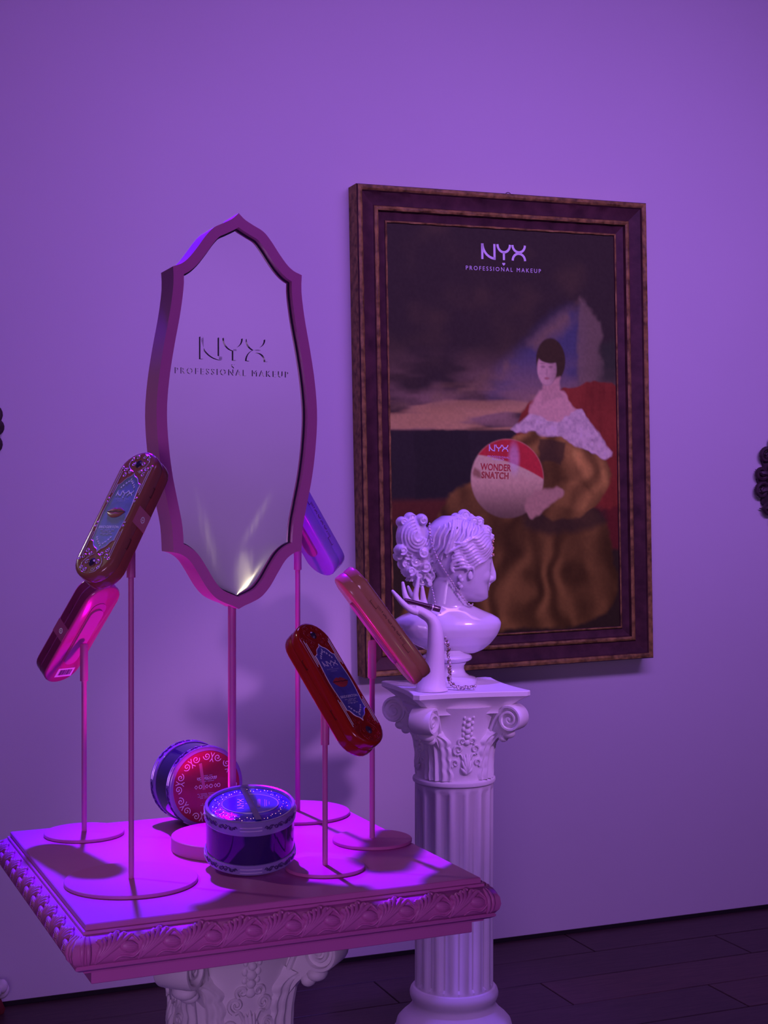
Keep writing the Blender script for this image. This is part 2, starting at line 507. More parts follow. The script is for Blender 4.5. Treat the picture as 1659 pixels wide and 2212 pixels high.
def rail(length):
    b = MB(); nseg = 60
    secs = []
    for i in range(nseg + 1):
        t = i / nseg
        row_ = []
        for k, (w, h, gk) in enumerate(prof):
            x0, x1 = -length / 2 + w, length / 2 - w
            wob = 0.0008 * math.sin(37 * t * length + 3 * k) * math.sin(91 * t * length + k) if gk and 0 < i < nseg else 0
            row_.append((x0 + (x1 - x0) * t, -h + wob, -w + wob))
        secs.append(row_)
    n = len(prof)
    vs = [p for s_ in secs for p in s_]; fs = []; ms = []
    for i in range(nseg):
        for j in range(n - 1):
            fs.append((i * n + j, i * n + j + 1, (i + 1) * n + j + 1, (i + 1) * n + j))
            ms.append(1 if (prof[j][2] and prof[j + 1][2]) or j == 0 else 0)
        fs.append((i * n + n - 1, i * n, (i + 1) * n, (i + 1) * n + n - 1)); ms.append(0)
    fs.append(tuple(range(n))); ms.append(0)
    fs.append(tuple(nseg * n + j for j in range(n - 1, -1, -1))); ms.append(0)
    b.v = vs; b.f = fs; b.m = ms
    return b
rm_h = rail(PW).mesh('frame_rail', [M['wood_dark'], M['wood_gold']], True, 40)
rm_v = rail(PH).mesh('frame_rail', [M['wood_dark'], M['wood_gold']], True, 40)
for me, ang, off in ((rm_h, 0, PH / 2), (rm_h, 180, PH / 2), (rm_v, 90, PW / 2), (rm_v, 270, PW / 2)):
    o = link('frame_rail', me, pt)
    o.matrix_local = Matrix.Rotation(R(ang), 4, 'Y') @ Matrix.Translation((0, 0, off))
MB().box((0, -0.012, 0), (PW - 0.19, 0.020, PH - 0.19)).build('backing_board', M['wood_dark'], pt, False)
# hanging loop
hp = [(0.03 + 0.011 * math.cos(R(a)), -0.012, PH / 2 + 0.004 + 0.012 * math.sin(R(a))) for a in range(-40, 221, 20)]
MB().tube(hp, 0.0012, 6).build('hanging_loop', M['iron'], pt)

# the printed picture: a plain generic seated figure in the photograph's colours, as vertex colours on a flat canvas
LW = np.array([0.36, 0.135, 0.72])
def seen(r, g, b):
    return np.clip(np.array(lin(r, g, b)) / LW, 0.0, 0.9)
iw, ih = PW - 2 * RAIL + 0.004, PH - 2 * RAIL + 0.004
GX, GY = 300, 470
uu, vv = np.meshgrid(np.linspace(0, 1, GX), np.linspace(0, 1, GY))
rs = np.random.RandomState(5)
def vnoise(fx, fy, seed):
    r_ = np.random.RandomState(seed); g = r_.rand(fy + 2, fx + 2)
    x = uu * fx; y = vv * fy; xi = x.astype(int); yi = y.astype(int)
    a = x - xi; b_ = y - yi; a = a * a * (3 - 2 * a); b_ = b_ * b_ * (3 - 2 * b_)
    return (g[yi, xi] * (1 - a) + g[yi, xi + 1] * a) * (1 - b_) + (g[yi + 1, xi] * (1 - a) + g[yi + 1, xi + 1] * a) * b_
def fbm(fx, fy, seed):
    return (vnoise(fx, fy, seed) + 0.5 * vnoise(fx * 2, fy * 2, seed + 1) + 0.25 * vnoise(fx * 4, fy * 4, seed + 2)) / 1.75
img = np.zeros((GY, GX, 3))
def put(mask, col):
    global img
    img = img * (1 - mask[..., None]) + mask[..., None] * (col if hasattr(col, 'shape') and col.ndim == 3 else np.array(col))
def sm(x, a, b):
    t = np.clip((x - a) / (b - a), 0, 1); return t * t * (3 - 2 * t)
asp = ih / iw
wu = 0.022 * (vnoise(16, 24, 301) - 0.5) + 0.010 * (vnoise(50, 74, 303) - 0.5)
wv = 0.014 * (vnoise(16, 24, 305) - 0.5) + 0.006 * (vnoise(50, 74, 307) - 0.5)
def poly(pts, soft=0.006):
    P = [Vector((x, y)) for x, y in pts]
    P = catmull(P, 4, True) if len(P) > 4 else P
    px_ = np.array([[p[0], p[1] * asp] for p in P]); x = uu + wu; y = (vv + wv) * asp
    dmin = np.full(x.shape, 9.0); inside = np.zeros(x.shape, bool)
    for i in range(len(px_)):
        ax, ay = px_[i]; bx, by = px_[(i + 1) % len(px_)]
        dx, dy = bx - ax, by - ay
        t = np.clip(((x - ax) * dx + (y - ay) * dy) / (dx * dx + dy * dy + 1e-12), 0, 1)
        dmin = np.minimum(dmin, np.hypot(x - ax - t * dx, y - ay - t * dy))
        c = ((ay > y) != (by > y)) & (x < (bx - ax) * (y - ay) / (by - ay + 1e-12) + ax)
        inside ^= c
    return sm(np.where(inside, dmin, -dmin), -soft, soft)
def ellm(cx, cy, rx, ry, soft=0.05):
    return 1 - sm(np.hypot((uu - cx) / rx, (vv - cy) / ry), 1 - soft, 1 + soft)
n1, n2, n3 = fbm(5, 9, 1), fbm(9, 22, 11), fbm(26, 10, 21)
put(np.ones((GY, GX)), seen(38, 20, 37))
put(sm(n1, 0.40, 0.75) * (1 - sm(vv, 0.30, 0.5)) * 0.8, seen(52, 28, 42))
put(poly([(0.42, 0.40), (0.62, 0.27), (0.83, 0.19), (0.83, 0.39), (0.6, 0.42)], 0.05) * 0.9, seen(52, 36, 92))
put(sm(vv, 0.28, 0.46) * (1 - sm(vv, 0.49, 0.50)) * sm(fbm(5, 26, 91), 0.25, 0.75), seen(104, 58, 92))
put(sm(vv, 0.36, 0.47) * (1 - sm(vv, 0.49, 0.50)) * sm(fbm(4, 34, 95), 0.45, 0.65) * 0.8, seen(140, 78, 92))
put(poly([(0.0, 0.44), (0.25, 0.40), (0.50, 0.33), (0.68, 0.24), (0.86, 0.16), (0.84, 0.20), (0.66, 0.29), (0.46, 0.37), (0.2, 0.43)], 0.03) * sm(fbm(10, 16, 97), 0.35, 0.6) * 0.7, seen(92, 52, 70))
put(sm(vv, 0.495, 0.505), seen(34, 19, 38))
put(sm(vv, 0.655, 0.675) * (1 - sm(vv, 0.71, 0.74)), seen(66, 22, 32))
put(sm(vv, 0.72, 0.74), seen(36, 18, 26))
put(poly([(0.10, 0.50), (0.33, 0.50), (0.34, 0.66), (0.10, 0.66)], 0.006) * 0.9, seen(30, 17, 34))          # plain dark block
put(poly([(0.83, 0.16), (0.93, 0.22), (0.94, 0.40), (0.83, 0.40)], 0.012) * 0.8, seen(84, 50, 78))           # plain pale upright
put(poly([(0.94, 0.28), (1.02, 0.26), (1.02, 0.40), (0.90, 0.40)], 0.03) * 0.7, seen(36, 26, 40))
sofa = np.clip(seen(92, 24, 34) * (0.65 + 0.7 * n3[..., None]), 0, 0.9)
put(poly([(0.58, 0.44), (0.66, 0.405), (0.80, 0.39), (1.03, 0.39), (1.03, 0.70), (0.70, 0.70), (0.55, 0.52)], 0.006), sofa)
put(poly([(0.88, 0.70), (1.03, 0.69), (1.03, 0.80), (0.90, 0.80)], 0.01), seen(70, 16, 30))
fold = 0.5 + 0.5 * np.sin(38 * uu + 26 * (fbm(4, 5, 31) - 0.5) - 14 * (vv - 0.6) * (uu - 0.55))
dress = np.clip(seen(108, 56, 50) * (0.16 + 0.75 * (fold * fbm(7, 8, 61) * 1.5) ** 1.3 + 0.35 * fbm(12, 10, 41))[..., None], 0, 0.9)
put(poly([(0.22, 0.67), (0.32, 0.625), (0.45, 0.625), (0.62, 0.66), (0.90, 0.70), (0.97, 0.80), (0.98, 0.92), (0.82, 0.985), (0.45, 0.995), (0.06, 0.985), (0.05, 0.92), (0.15, 0.80)], 0.012), dress * 0.85)
put(poly([(0.58, 0.68), (0.90, 0.69), (0.93, 0.735), (0.75, 0.755), (0.58, 0.74)], 0.02) * 0.8, seen(40, 20, 30))
put(poly([(0.52, 0.53), (0.60, 0.50), (0.86, 0.515), (0.955, 0.575), (0.95, 0.64), (0.88, 0.70), (0.76, 0.725), (0.64, 0.70), (0.58, 0.60)], 0.008), dress * 1.05)
put(poly([(0.80, 0.56), (0.88, 0.555), (0.94, 0.60), (0.92, 0.65), (0.86, 0.63)], 0.02) * 0.7, np.clip(dress * 2.2, 0, 0.9))
put(poly([(0.66, 0.655), (0.76, 0.625), (0.86, 0.65), (0.84, 0.70), (0.74, 0.69)], 0.015) * 0.6, np.clip(dress * 1.9, 0, 0.9))
put(poly([(0.64, 0.52), (0.76, 0.53), (0.74, 0.585), (0.64, 0.575)], 0.008) * 0.85, seen(48, 24, 32))
skin = seen(150, 84, 132)
put(poly([(0.64, 0.40), (0.745, 0.40), (0.80, 0.44), (0.84, 0.47), (0.70, 0.49), (0.60, 0.465)], 0.008), skin)
lace = np.clip(seen(156, 98, 166) * (0.60 + 0.6 * fbm(60, 90, 51)[..., None]), 0, 0.9)
put(poly([(0.52, 0.495), (0.62, 0.455), (0.72, 0.475), (0.84, 0.445), (0.91, 0.50), (0.97, 0.555), (0.93, 0.565), (0.80, 0.535), (0.74, 0.515), (0.66, 0.515), (0.58, 0.50)], 0.006), lace)
put(ellm(0.700, 0.322, 0.066, 0.056, 0.06), seen(44, 22, 28))                                               # plain hair
put(poly([(0.655, 0.38), (0.735, 0.36), (0.745, 0.42), (0.66, 0.43)], 0.008), skin * 0.85)
fs_ = (1.06 - 0.42 * sm(uu, 0.67, 0.74))[..., None]
put(ellm(0.682, 0.343, 0.044, 0.042, 0.10), np.clip(seen(140, 82, 132) * fs_, 0, 0.9))
for ex in (0.664, 0.699):
    put(ellm(ex, 0.338, 0.010, 0.0035, 0.6) * 0.55, seen(84, 42, 76)); put(ellm(ex, 0.330, 0.012, 0.0022, 0.7) * 0.4, seen(84, 42, 70))
put(ellm(0.681, 0.353, 0.0045, 0.009, 0.8) * 0.35, seen(110, 58, 96)); put(ellm(0.681, 0.367, 0.011, 0.0032, 0.6) * 0.7, seen(116, 40, 70))
put(ellm(0.698, 0.309, 0.058, 0.020, 0.12), seen(44, 22, 28))                                             # plain face
BX, BY, BRX, BRY = 0.498, 0.617, 0.160, 0.098
ball = ellm(BX, BY, BRX, BRY, 0.03)
put(ball, np.clip(seen(160, 92, 130) * (1.06 - 0.80 * sm(vv, BY - 0.02, BY + BRY * 1.05))[..., None], 0, 0.9))
put(ball * (1 - sm(vv - 0.20 * (uu - BX) - 0.5 * (uu - BX) ** 2, BY - 0.045, BY - 0.040)), seen(138, 24, 52))
put(ellm(BX + 0.03, BY - 0.05, 0.022, 0.036, 0.5) * ball * 0.45, seen(176, 120, 196))
put(poly([(0.60, 0.66), (0.66, 0.645), (0.72, 0.64), (0.74, 0.66), (0.66, 0.69), (0.60, 0.715), (0.57, 0.70)], 0.008), seen(132, 74, 108))    # plain hand on the ball
put(poly([(0.345, 0.60), (0.365, 0.592), (0.385, 0.605), (0.375, 0.615), (0.35, 0.612)], 0.008), seen(112, 58, 80))
img = np.clip(img * (0.92 + 0.16 * vnoise(120, 180, 77)[..., None]), 0.0, 0.9)
cv = np.zeros((GY, GX, 3)); cv[..., 0] = (uu - 0.5) * iw; cv[..., 1] = -0.0365; cv[..., 2] = (0.5 - vv) * ih
idx = np.arange(GX * GY).reshape(GY, GX)
fc = np.stack([idx[:-1, :-1], idx[1:, :-1], idx[1:, 1:], idx[:-1, 1:]], -1).reshape(-1, 4)
cme = bpy.data.meshes.new('canvas')
cme.from_pydata(cv.reshape(-1, 3).tolist(), [], fc.tolist())
ca = cme.color_attributes.new('paint', 'FLOAT_COLOR', 'POINT')
ca.data.foreach_set('color', np.concatenate([img.reshape(-1, 3), np.ones((GX * GY, 1))], 1).astype(np.float32).ravel())
mc = pm('canvas_print', (0.5, 0.5, 0.5), 0.6, spec=0.15, bump=0.15, bscale=500)
at_ = mc.node_tree.nodes.new('ShaderNodeAttribute'); at_.attribute_name = 'paint'
mc.node_tree.links.new(at_.outputs['Color'], mc.node_tree.nodes['Principled BSDF'].inputs['Base Color'])
cme.materials.append(mc)
link('canvas', cme, pt)
FX = Matrix.Rotation(R(90), 4, 'X')                                # print facing out of the wall
def print_at(name, mb, u, v, mat, parent=pt, y=-0.0372, rot=0.0):
    mb.xf(Matrix.Translation(((u - 0.5) * iw, y, (0.5 - v) * ih)) @ FX @ Matrix.Rotation(rot, 4, 'Z'))
    return mb.build(name, mat, parent, False)
print_at('brand_mark', logo_mb(0.0475), 0.497, 0.057, M['ink_white'])
print_at('heart_mark', heart_mb(0.011), 0.497, 0.086, M['ink_white'])
print_at('lettering', text_mb('PROFESSIONAL MAKEUP', 0.0125, 1.42, xscale=0.98), 0.497, 0.099, M['ink_grey' if False else 'ink_white'])
mred = pm('red_print', tuple(seen(128, 26, 52)), 0.5)
print_at('brand_mark', logo_mb(0.0205), 0.460, 0.541, M['ink_white'], rot=R(-2))
print_at('lettering', text_mb('PROFESSIONAL', 0.0062, 1.3), 0.460, 0.563, M['ink_white'], rot=R(-4))
print_at('lettering', text_mb('MAKEUP', 0.0062, 1.3), 0.457, 0.569, M['ink_white'], rot=R(-4))
print_at('lettering', text_mb('WONDER', 0.0200, 1.0, bold=0.02, xscale=0.80), 0.447, 0.588, mred, rot=R(-3))
def outline_text(s, h, xs):
    t = text_mb(s, h, 1.05, xscale=xs)
    edges = {}
    for f in t.f:
        for a, b in zip(f, f[1:] + f[:1]):
            edges[frozenset((a, b))] = edges.get(frozenset((a, b)), 0) + 1
    o = MB()
    for e, c in edges.items():
        if c == 1:
            a, b = tuple(e); o.stroke([t.v[a][:2], t.v[b][:2]], 0.0016, 0, 0.0002)
    return o
print_at('lettering', outline_text('SNATCH', 0.0195, 0.82), 0.443, 0.608, mred, rot=R(-3))

# ================================================================== carved oval frames at the edges of the wall
def scroll_frame(s, z, half_w, half_h, label, phase, group):
    o = thing('carved_oval_frame', label, 'frame', Matrix.Translation(wp(s, 0.0, z)) @ Matrix.Rotation(WA, 4, 'Z'), group)
    ring = [(half_w * 0.66 * math.cos(t), -0.016, half_h * 0.72 * math.sin(t)) for t in [2 * PI * i / 72 for i in range(72)]]
    MB().tube(ring, 0.016, 10, closed=True).build('rim', M['iron'], o)
    ov = [(half_w * 0.66 * math.cos(2 * PI * i / 48), half_h * 0.72 * math.sin(2 * PI * i / 48)) for i in range(48)]
    MB().prism(ov, 0.001, 0.008).xf(FX).build('panel', M['dark'], o, False)
    pl_ = [(half_w * (0.84 + 0.05 * math.cos(14 * 2 * PI * i / 112)) * math.cos(2 * PI * i / 112), half_h * (0.86 + 0.05 * math.cos(14 * 2 * PI * i / 112)) * math.sin(2 * PI * i / 112)) for i in range(112)]
    MB().prism(pl_, 0.001, 0.013).xf(FX).build('back_plate', M['iron'], o, True, 30)
    n = 18
    for i in range(n):
        t = phase + 2 * PI * i / n
        cxp, czp = half_w * 0.84 * math.cos(t), half_h * 0.86 * math.sin(t)
        rr = 0.030 if i % 2 else 0.024
        b = MB()
        sp = [(p[0], -0.014 - 0.006 * k / 26, p[1]) for k, p in enumerate(spiral2(cxp, czp, rr, 1.5, t + PI, 1 if i % 2 else -1))]
        b.tube(sp, [0.0085 - 0.004 * k / 26 for k in range(27)], 7)
        b.tube(catmull([(cxp * 0.78, -0.013, czp * 0.80), (cxp * 0.95, -0.016, czp * 0.93), (cxp * 1.04 + 0.012 * math.sin(t), -0.012, czp * 1.04), (cxp * 1.13 + 0.022 * math.sin(t), -0.008, czp * 1.12 - 0.01 * math.cos(t))], 4),
               [0.013, 0.012, 0.012, 0.012, 0.011, 0.010, 0.009, 0.008, 0.006, 0.004, 0.003, 0.002, 0.0005][:13], 7)
        b.build('scroll', M['iron'], o)
    return o
scroll_frame(2.640, 1.433, 0.213, 0.200, 'dark carved scroll frame cut off by the right picture edge', 0.22, 'dark carved scroll frames on the wall')
scroll_frame(-0.158, 1.552, 0.172, 0.135, 'dark carved scroll frame showing only one tip at the left picture edge', 0.02, 'dark carved scroll frames on the wall')

# ================================================================== white rosette with a red tail low at the left edge
q = wp(-0.022, 0.06, 0.0)
ro = thing('paper_rose', 'white ruffled paper rose with dark red pointed leaf at the lower left edge', 'decoration', Matrix.Translation(q) @ Matrix.Rotation(WA, 4, 'Z'))
for i in range(9):
    a = 2 * PI * i / 9
    b = MB().ell((0, 0, 0), (0.017, 0.012, 0.021), 12, 8)
    b.xf(Matrix.Translation((0.020 * math.cos(a) * (0.6 if i % 2 else 1), 0.018 * math.sin(a), 0.060 + 0.008 * (i % 3))) @ Matrix.Rotation(a, 4, 'Z') @ Matrix.Rotation(R(25), 4, 'Y'))
    b.build('petal', M['plaster'], ro)
MB().loft([[(x * k + dx, y * k, z) for x, y in ((0.014, 0), (0.004, 0.010), (-0.012, 0.006), (-0.012, -0.006), (0.004, -0.010))] for k, z, dx in ((0.5, 0.058, 0), (1.1, 0.030, 0.004), (1.3, 0.012, 0.008), (0.9, 0.0005, 0.010))]).build('leaf', pm('dark_red_paper', (0.16, 0.02, 0.02), 0.6), ro)

# ================================================================== plaster columns
CAPH = 0.225
_bell = [(0.0, 0.093), (0.05, 0.094), (0.10, 0.098), (0.13, 0.104), (0.16, 0.115), (0.185, 0.128)]
def bell_r(z):
    for (z0, r0), (z1, r1) in zip(_bell, _bell[1:]):
        if z <= z1:
            return r0 + (r1 - r0) * max(0, (z - z0)) / (z1 - z0)
    return _bell[-1][1]
def bp(th, z, off=0.0):
    r = bell_r(z) + off
    return Vector((r * math.cos(th), r * math.sin(th), z))
def square_loop(half, z, concave=0.0, n=10, ch=0.012):
    pts = []
    for k in range(4):
        a = k * PI / 2
        for i in range(n + 1):
            t = -1 + 2 * i / n
            x = half - concave * (1 - t * t)
            y = t * (half - ch)
            pts.append((x * math.cos(a) - y * math.sin(a), x * math.sin(a) + y * math.cos(a), z))
    return pts
cap_mesh = {}
b = MB().loft([square_loop(h, z, c) for h, z, c in ((0.112, 0.168, 0.002), (0.113, 0.178, 0.004), (0.121, 0.190, 0.008), (0.136, 0.203, 0.011), (0.148, 0.211, 0.012), (0.150, 0.213, 0.012), (0.150, 0.2235, 0.012), (0.1485, 0.225, 0.012))])
cap_mesh['abacus'] = b.mesh('abacus', M['plaster'], True, 30)
b = MB().lathe([(r, z) for z, r in _bell], 64)
cap_mesh['bell'] = b.mesh('bell', M['plaster'])
b = MB().lathe([(0.094, -0.016), (0.099, -0.0155), (0.1035, -0.012), (0.1045, -0.008), (0.1035, -0.003), (0.099, 0.0), (0.094, 0.001)], 64)
cap_mesh['neck_ring'] = b.mesh('neck_ring', M['plaster'])
def leaf_mb(width, z0, z1, ribs, curl, lobes, relief=0.006):
    NT, NW = 30, 28
    secs = []
    for i in range(NT + 1):
        t = i / NT
        z = z0 + (z1 - z0) * t
        wd_ = width * (1 - 0.25 * t) * (1 - 0.55 * max(0, t - 0.75) / 0.25) * (1 + 0.16 * abs(math.sin(lobes * PI * t)))
        rowp = []
        for j in range(NW + 1):
            w = -1 + 2 * j / NW
            edge = (1 - abs(w) ** 6)
            off = -0.002 + edge * (relief + 0.0038 * math.cos(ribs * PI * w) * (1 - 0.3 * t) + 0.004 * (1 - abs(w)) + curl * t ** 4)
            rowp.append(bp(w * wd_, min(z - 0.012 * edge * max(0, t - 0.85) / 0.15, 0.185), off))
        secs.append(rowp)
    return MB().loft(secs, closed=False, cap=False)
cl = leaf_mb(0.44, 0.002, 0.128, 5, 0.022, 4.5)
cap_mesh['acanthus_leaf'] = cl.mesh('acanthus_leaf', M['plaster'], True, 60)
pal = MB()
for k in range(-3, 4):                                            # palmette low on the face
    a = R(k * 26)
    pts = [bp(0.16 * math.sin(a) * t, 0.018 + 0.052 * t * math.cos(a * 0.9), 0.001 + 0.004 * math.sin(PI * t)) for t in [i / 6 for i in range(7)]]
    pal.tube(pts, [0.0015, 0.003, 0.0042, 0.0048, 0.0045, 0.0035, 0.0012], 7)
for sg in (-1, 1):
    for (th, z, r_, a0) in ((0.22, 0.080, 0.013, -1.2), (0.13, 0.100, 0.010, -1.0), (0.30, 0.046, 0.011, -1.0)):
        sp = spiral2(0, 0, r_, 1.3, a0, 1, 20)
        pal.tube([bp(sg * (th + x / 0.10), z + y, 0.002) for x, y in sp], [0.0034 - 0.0014 * i / 20 for i in range(21)], 6)
    st = catmull([(0.02, 0.03), (0.10, 0.055), (0.17, 0.068), (0.24, 0.066)], 4)
    pal.tube([bp(sg * p.x, p.y, 0.001) for p in st], 0.003, 6)
for z, r_ in ((0.098, 0.0085), (0.112, 0.0075), (0.126, 0.0085), (0.141, 0.0070), (0.155, 0.0055)):  # upright fleuron
    pal.ell(bp(0, z, 0.001), (0.006, r_, r_ * 0.95), 10, 7)
    for sg in (-1, 1):
        pal.ell(bp(sg * 0.10, z + 0.006, 0.0), (0.004, r_ * 0.6, r_ * 0.8), 8, 6)
cap_mesh['palmette'] = pal.mesh('palmette', M['plaster'], True, 60)
def volute_mb():
    mb = MB()
    path = catmull([(0.088, 0.035), (0.096, 0.080), (0.110, 0.125), (0.130, 0.165), (0.148, 0.184)], 5)
    path = [(p.x, p.y) for p in path]
    sp = spiral2(0.161, 0.154, 0.0325, 2.1, PI * 0.60, -1, 48, 0.10)
    path = path + sp
    N = len(path); secs = []
    for i in range(N):
        a = Vector(path[max(i - 1, 0)]); c = Vector(path[min(i + 1, N - 1)])
        t = (c - a).normalized(); nn = Vector((-t.y, t.x))
        k = i / (N - 1)
        w = 0.010 + 0.015 * min(1, i / 20) - 0.004 * max(0, k - 0.6) / 0.4
        th = 0.0042 - 0.0012 * k
        p = Vector(path[i])
        secs.append([(p.x + nn.x * th * s1, w * s2, p.y + nn.y * th * s1) for s1, s2 in ((-1, -1), (-0.6, -1.12), (0.6, -1.12), (1, -1), (1, 1), (0.6, 1.12), (-0.6, 1.12), (-1, 1))])
    mb.loft(secs)
    disc = [(0.161 + 0.030 * math.cos(2 * PI * i / 28), 0.154 + 0.030 * math.sin(2 * PI * i / 28)) for i in range(28)]
    d_ = MB().prism(disc, -0.019, 0.019).xf(Matrix.Rotation(R(90), 4, 'X'))
    mb.merge(d_)
    for s2 in (-1, 1):
        mb.ell((0.161, s2 * 0.021, 0.154), (0.006, 0.004, 0.006), 10, 6)
    web = MB().prism([(0.09, 0.06), (0.120, 0.10), (0.150, 0.130), (0.150, 0.17), (0.12, 0.17), (0.09, 0.12)], -0.012, 0.012).xf(Matrix.Rotation(R(90), 4, 'X'))
    mb.merge(web)
    mb.ell((0.150, 0, 0.116), (0.016, 0.020, 0.012), 14, 8)
    mb.ell((0.136, 0, 0.106), (0.012, 0.017, 0.012), 14, 8)
    return mb
cap_mesh['volute'] = volute_mb().mesh('volute', M['plaster'], True, 40)
def flute_loop(rad, z, dep, n=16, k=10):
    pts = []
    for i in range(n * k):
        t = (i % k) / k - 0.5
        th = 2 * PI * i / (n * k)
        d_ = dep * math.sqrt(max(0.0, 1 - (t / 0.40) ** 2))
        pts.append(((rad - d_) * math.cos(th), (rad - d_) * math.sin(th), z))
    return pts
def column(x, y, yaw, top, label):
    t = thing('plaster_column', label, 'column', TR(x, y, 0, yaw), None)
    zc = top - CAPH
    pl = square_loop(0.150, 0.0, 0, 6, 0.008)
    MB().lathe([(0.152, 0.0005), (0.154, 0.003), (0.154, 0.029), (0.151, 0.033)], 64).build('plinth', M['plaster'], t)
    MB().lathe([(0.120, 0.033), (0.140, 0.036), (0.146, 0.045), (0.143, 0.056), (0.134, 0.066), (0.120, 0.078), (0.108, 0.092), (0.1045, 0.101), (0.1045, 0.107), (0.108, 0.112), (0.111, 0.120), (0.1115, 0.128), (0.109, 0.136), (0.104, 0.142), (0.096, 0.144)], 64).build('base', M['plaster'], t)
    MB().loft([flute_loop(0.0985, z, dd) for z, dd in ((0.142, 0.0), (0.150, 0.0), (0.156, 0.0075), (zc - 0.034, 0.0075), (zc - 0.026, 0.0), (zc - 0.012, 0.0))]).build('shaft', M['plaster'], t, True, 50)
    for nm in ('neck_ring', 'bell', 'abacus'):
        o = link(nm, cap_mesh[nm], t); o.location.z = zc
    for k in range(4):
        for nm, ang in (('volute', 45), ('acanthus_leaf', 45), ('palmette', 0)):
            o = link(nm, cap_mesh[nm], t)
            o.matrix_local = Matrix.Translation((0, 0, zc)) @ Matrix.Rotation(R(ang + 90 * k), 4, 'Z')
    return t
COLX, COLY, COLTOP, COLYAW = 0.176, 3.605, 0.895, R(16)
column(COLX, COLY, COLYAW, COLTOP, 'tall white fluted plaster column standing under the white bust')

# ================================================================== display table top on its own column
TX, TY, TZ, TYAW, HALF = -0.243, 2.263, 0.80, R(24.0), 0.292
column(TX, TY, TYAW, TZ - 0.063, 'white plaster column under the pink square table top')
tt = thing('table_top', 'square pink table top with carved leaf edge carrying the product display', 'table', TR(TX, TY, TZ, TYAW))
def sq(half, z):
    return [(-half, -half, z), (half, -half, z), (half, half, z), (-half, half, z)]
def ring_loft(prof_, name, cap=True, mat=M['tablepaint'], sub=1, ang=35):
    return MB().loft([sq(HALF + o_, z) for o_, z in prof_], cap=cap).build(name, mat, tt, True, ang)
ring_loft([(-0.004, -0.013), (0.004, -0.013), (0.004, -0.0085), (0.0, -0.008), (0.0, -0.0012), (-0.0015, 0.0)], 'top_panel', ang=20)
ring_loft([(-0.03, -0.050), (0.016, -0.050), (0.0205, -0.044), (0.0225, -0.036), (0.021, -0.026), (0.015, -0.017), (0.006, -0.0125), (-0.03, -0.0125)], 'frieze', ang=60)
ring_loft([(-0.03, -0.0635), (0.003, -0.0635), (0.004, -0.061), (0.011, -0.0585), (0.0165, -0.055), (0.017, -0.0525), (0.0145, -0.050), (-0.03, -0.050)], 'moulding', ang=30)
ring_loft([(-0.05, -0.083), (-0.0105, -0.083), (-0.0095, -0.082), (-0.0095, -0.0635), (-0.05, -0.0635)], 'apron', ang=20)
# carved leaves: one fan of blades and one bud per repeat, lying on the bulging frieze
def frz(z):
    P_ = [(-0.050, 0.016), (-0.044, 0.0205), (-0.036, 0.0225), (-0.026, 0.021), (-0.017, 0.015), (-0.0115, 0.006)]
    for (z0, o0), (z1, o1) in zip(P_, P_[1:]):
        if z <= z1: return o0 + (o1 - o0) * max(0, z - z0) / (z1 - z0)
    return 0.006
def fp(x, z, off=0.0):
    return (x, -(frz(z) + off), z)
fan = MB()
for k in range(6):
    x1 = -0.012 + 0.0085 * k
    zt = -0.013 - 0.0016 * abs(k - 3)
    c = catmull([(-0.014, -0.047), (-0.011 + 0.0020 * k, -0.036), (-0.006 + 0.0048 * k, -0.024), (x1 + 0.001, zt), (x1 + 0.006, zt + 0.0005)], 3)
    n_ = len(c)
    fan.tube([fp(p.x, p.y, 0.0005 + 0.0040 * (i / (n_ - 1)) ** 2) for i, p in enumerate(c)], [0.0011 + 0.0024 * math.sin(PI * (0.10 + 0.78 * i / (n_ - 1))) for i in range(n_)], 6)
bud = MB()
bm_ = Matrix.Rotation(R(12), 4, 'Y')
bud.ell(fp(0.0, -0.030, 0.0), (0.0125, 0.0050, 0.0085), 16, 8, mat=bm_)
for k in range(-2, 3):
    pts = [fp(-0.011 + 0.022 * i / 8, -0.030 + k * 0.0030 * math.sin(PI * (0.15 + 0.7 * i / 8)) - 0.002 * (i / 8 - 0.5), 0.0040 * math.sin(PI * (0.12 + 0.76 * i / 8)) + 0.0006) for i in range(9)]
    bud.tube(pts, 0.0007, 5)
c = catmull([(-0.020, -0.047), (-0.013, -0.041), (-0.004, -0.041), (0.006, -0.043), (0.014, -0.036), (0.018, -0.028)], 3)
bud.tube([fp(p.x, p.y, 0.0008) for p in c], [0.0008 + 0.0014 * math.sin(PI * i / (len(c) - 1)) for i in range(len(c))], 6)
c = catmull([(-0.012, -0.020), (-0.004, -0.015), (0.006, -0.0165), (0.013, -0.024)], 3)
bud.tube([fp(p.x, p.y, 0.0015) for p in c], [0.0008 + 0.0018 * math.sin(PI * i / (len(c) - 1)) for i in range(len(c))], 6)
fan_me, bud_me = fan.mesh('carved_leaf', M['tablepaint'], True, 60), bud.mesh('carved_bud', M['tablepaint'], True, 60)
NREP = 10
per = 2 * (HALF - 0.006) / NREP
for k in range(4):
    rot = Matrix.Rotation(R(90 * k), 4, 'Z')
    for i in range(NREP):
        xc = -HALF + 0.006 + per * (i + 0.5)
        for me, dx in ((fan_me, -0.012), (bud_me, 0.018)):
            o = link(me.name.split('.')[0], me, tt)
            o.matrix_local = rot @ Matrix.Translation((xc + dx, -HALF, 0))
cor = MB()
for k in range(-2, 3):
    a = R(-45 + k * 17)
    c = [(HALF - 0.004 + (frz(z) + 0.004) * math.cos(a) * 1.10, -HALF + 0.004 + (frz(z) + 0.004) * math.sin(a) * 1.10, z) for z in (-0.048, -0.042, -0.034, -0.026, -0.019, -0.014)]
    cor.tube(c, [0.0015, 0.0030, 0.0036, 0.0036, 0.0030, 0.0016], 7)
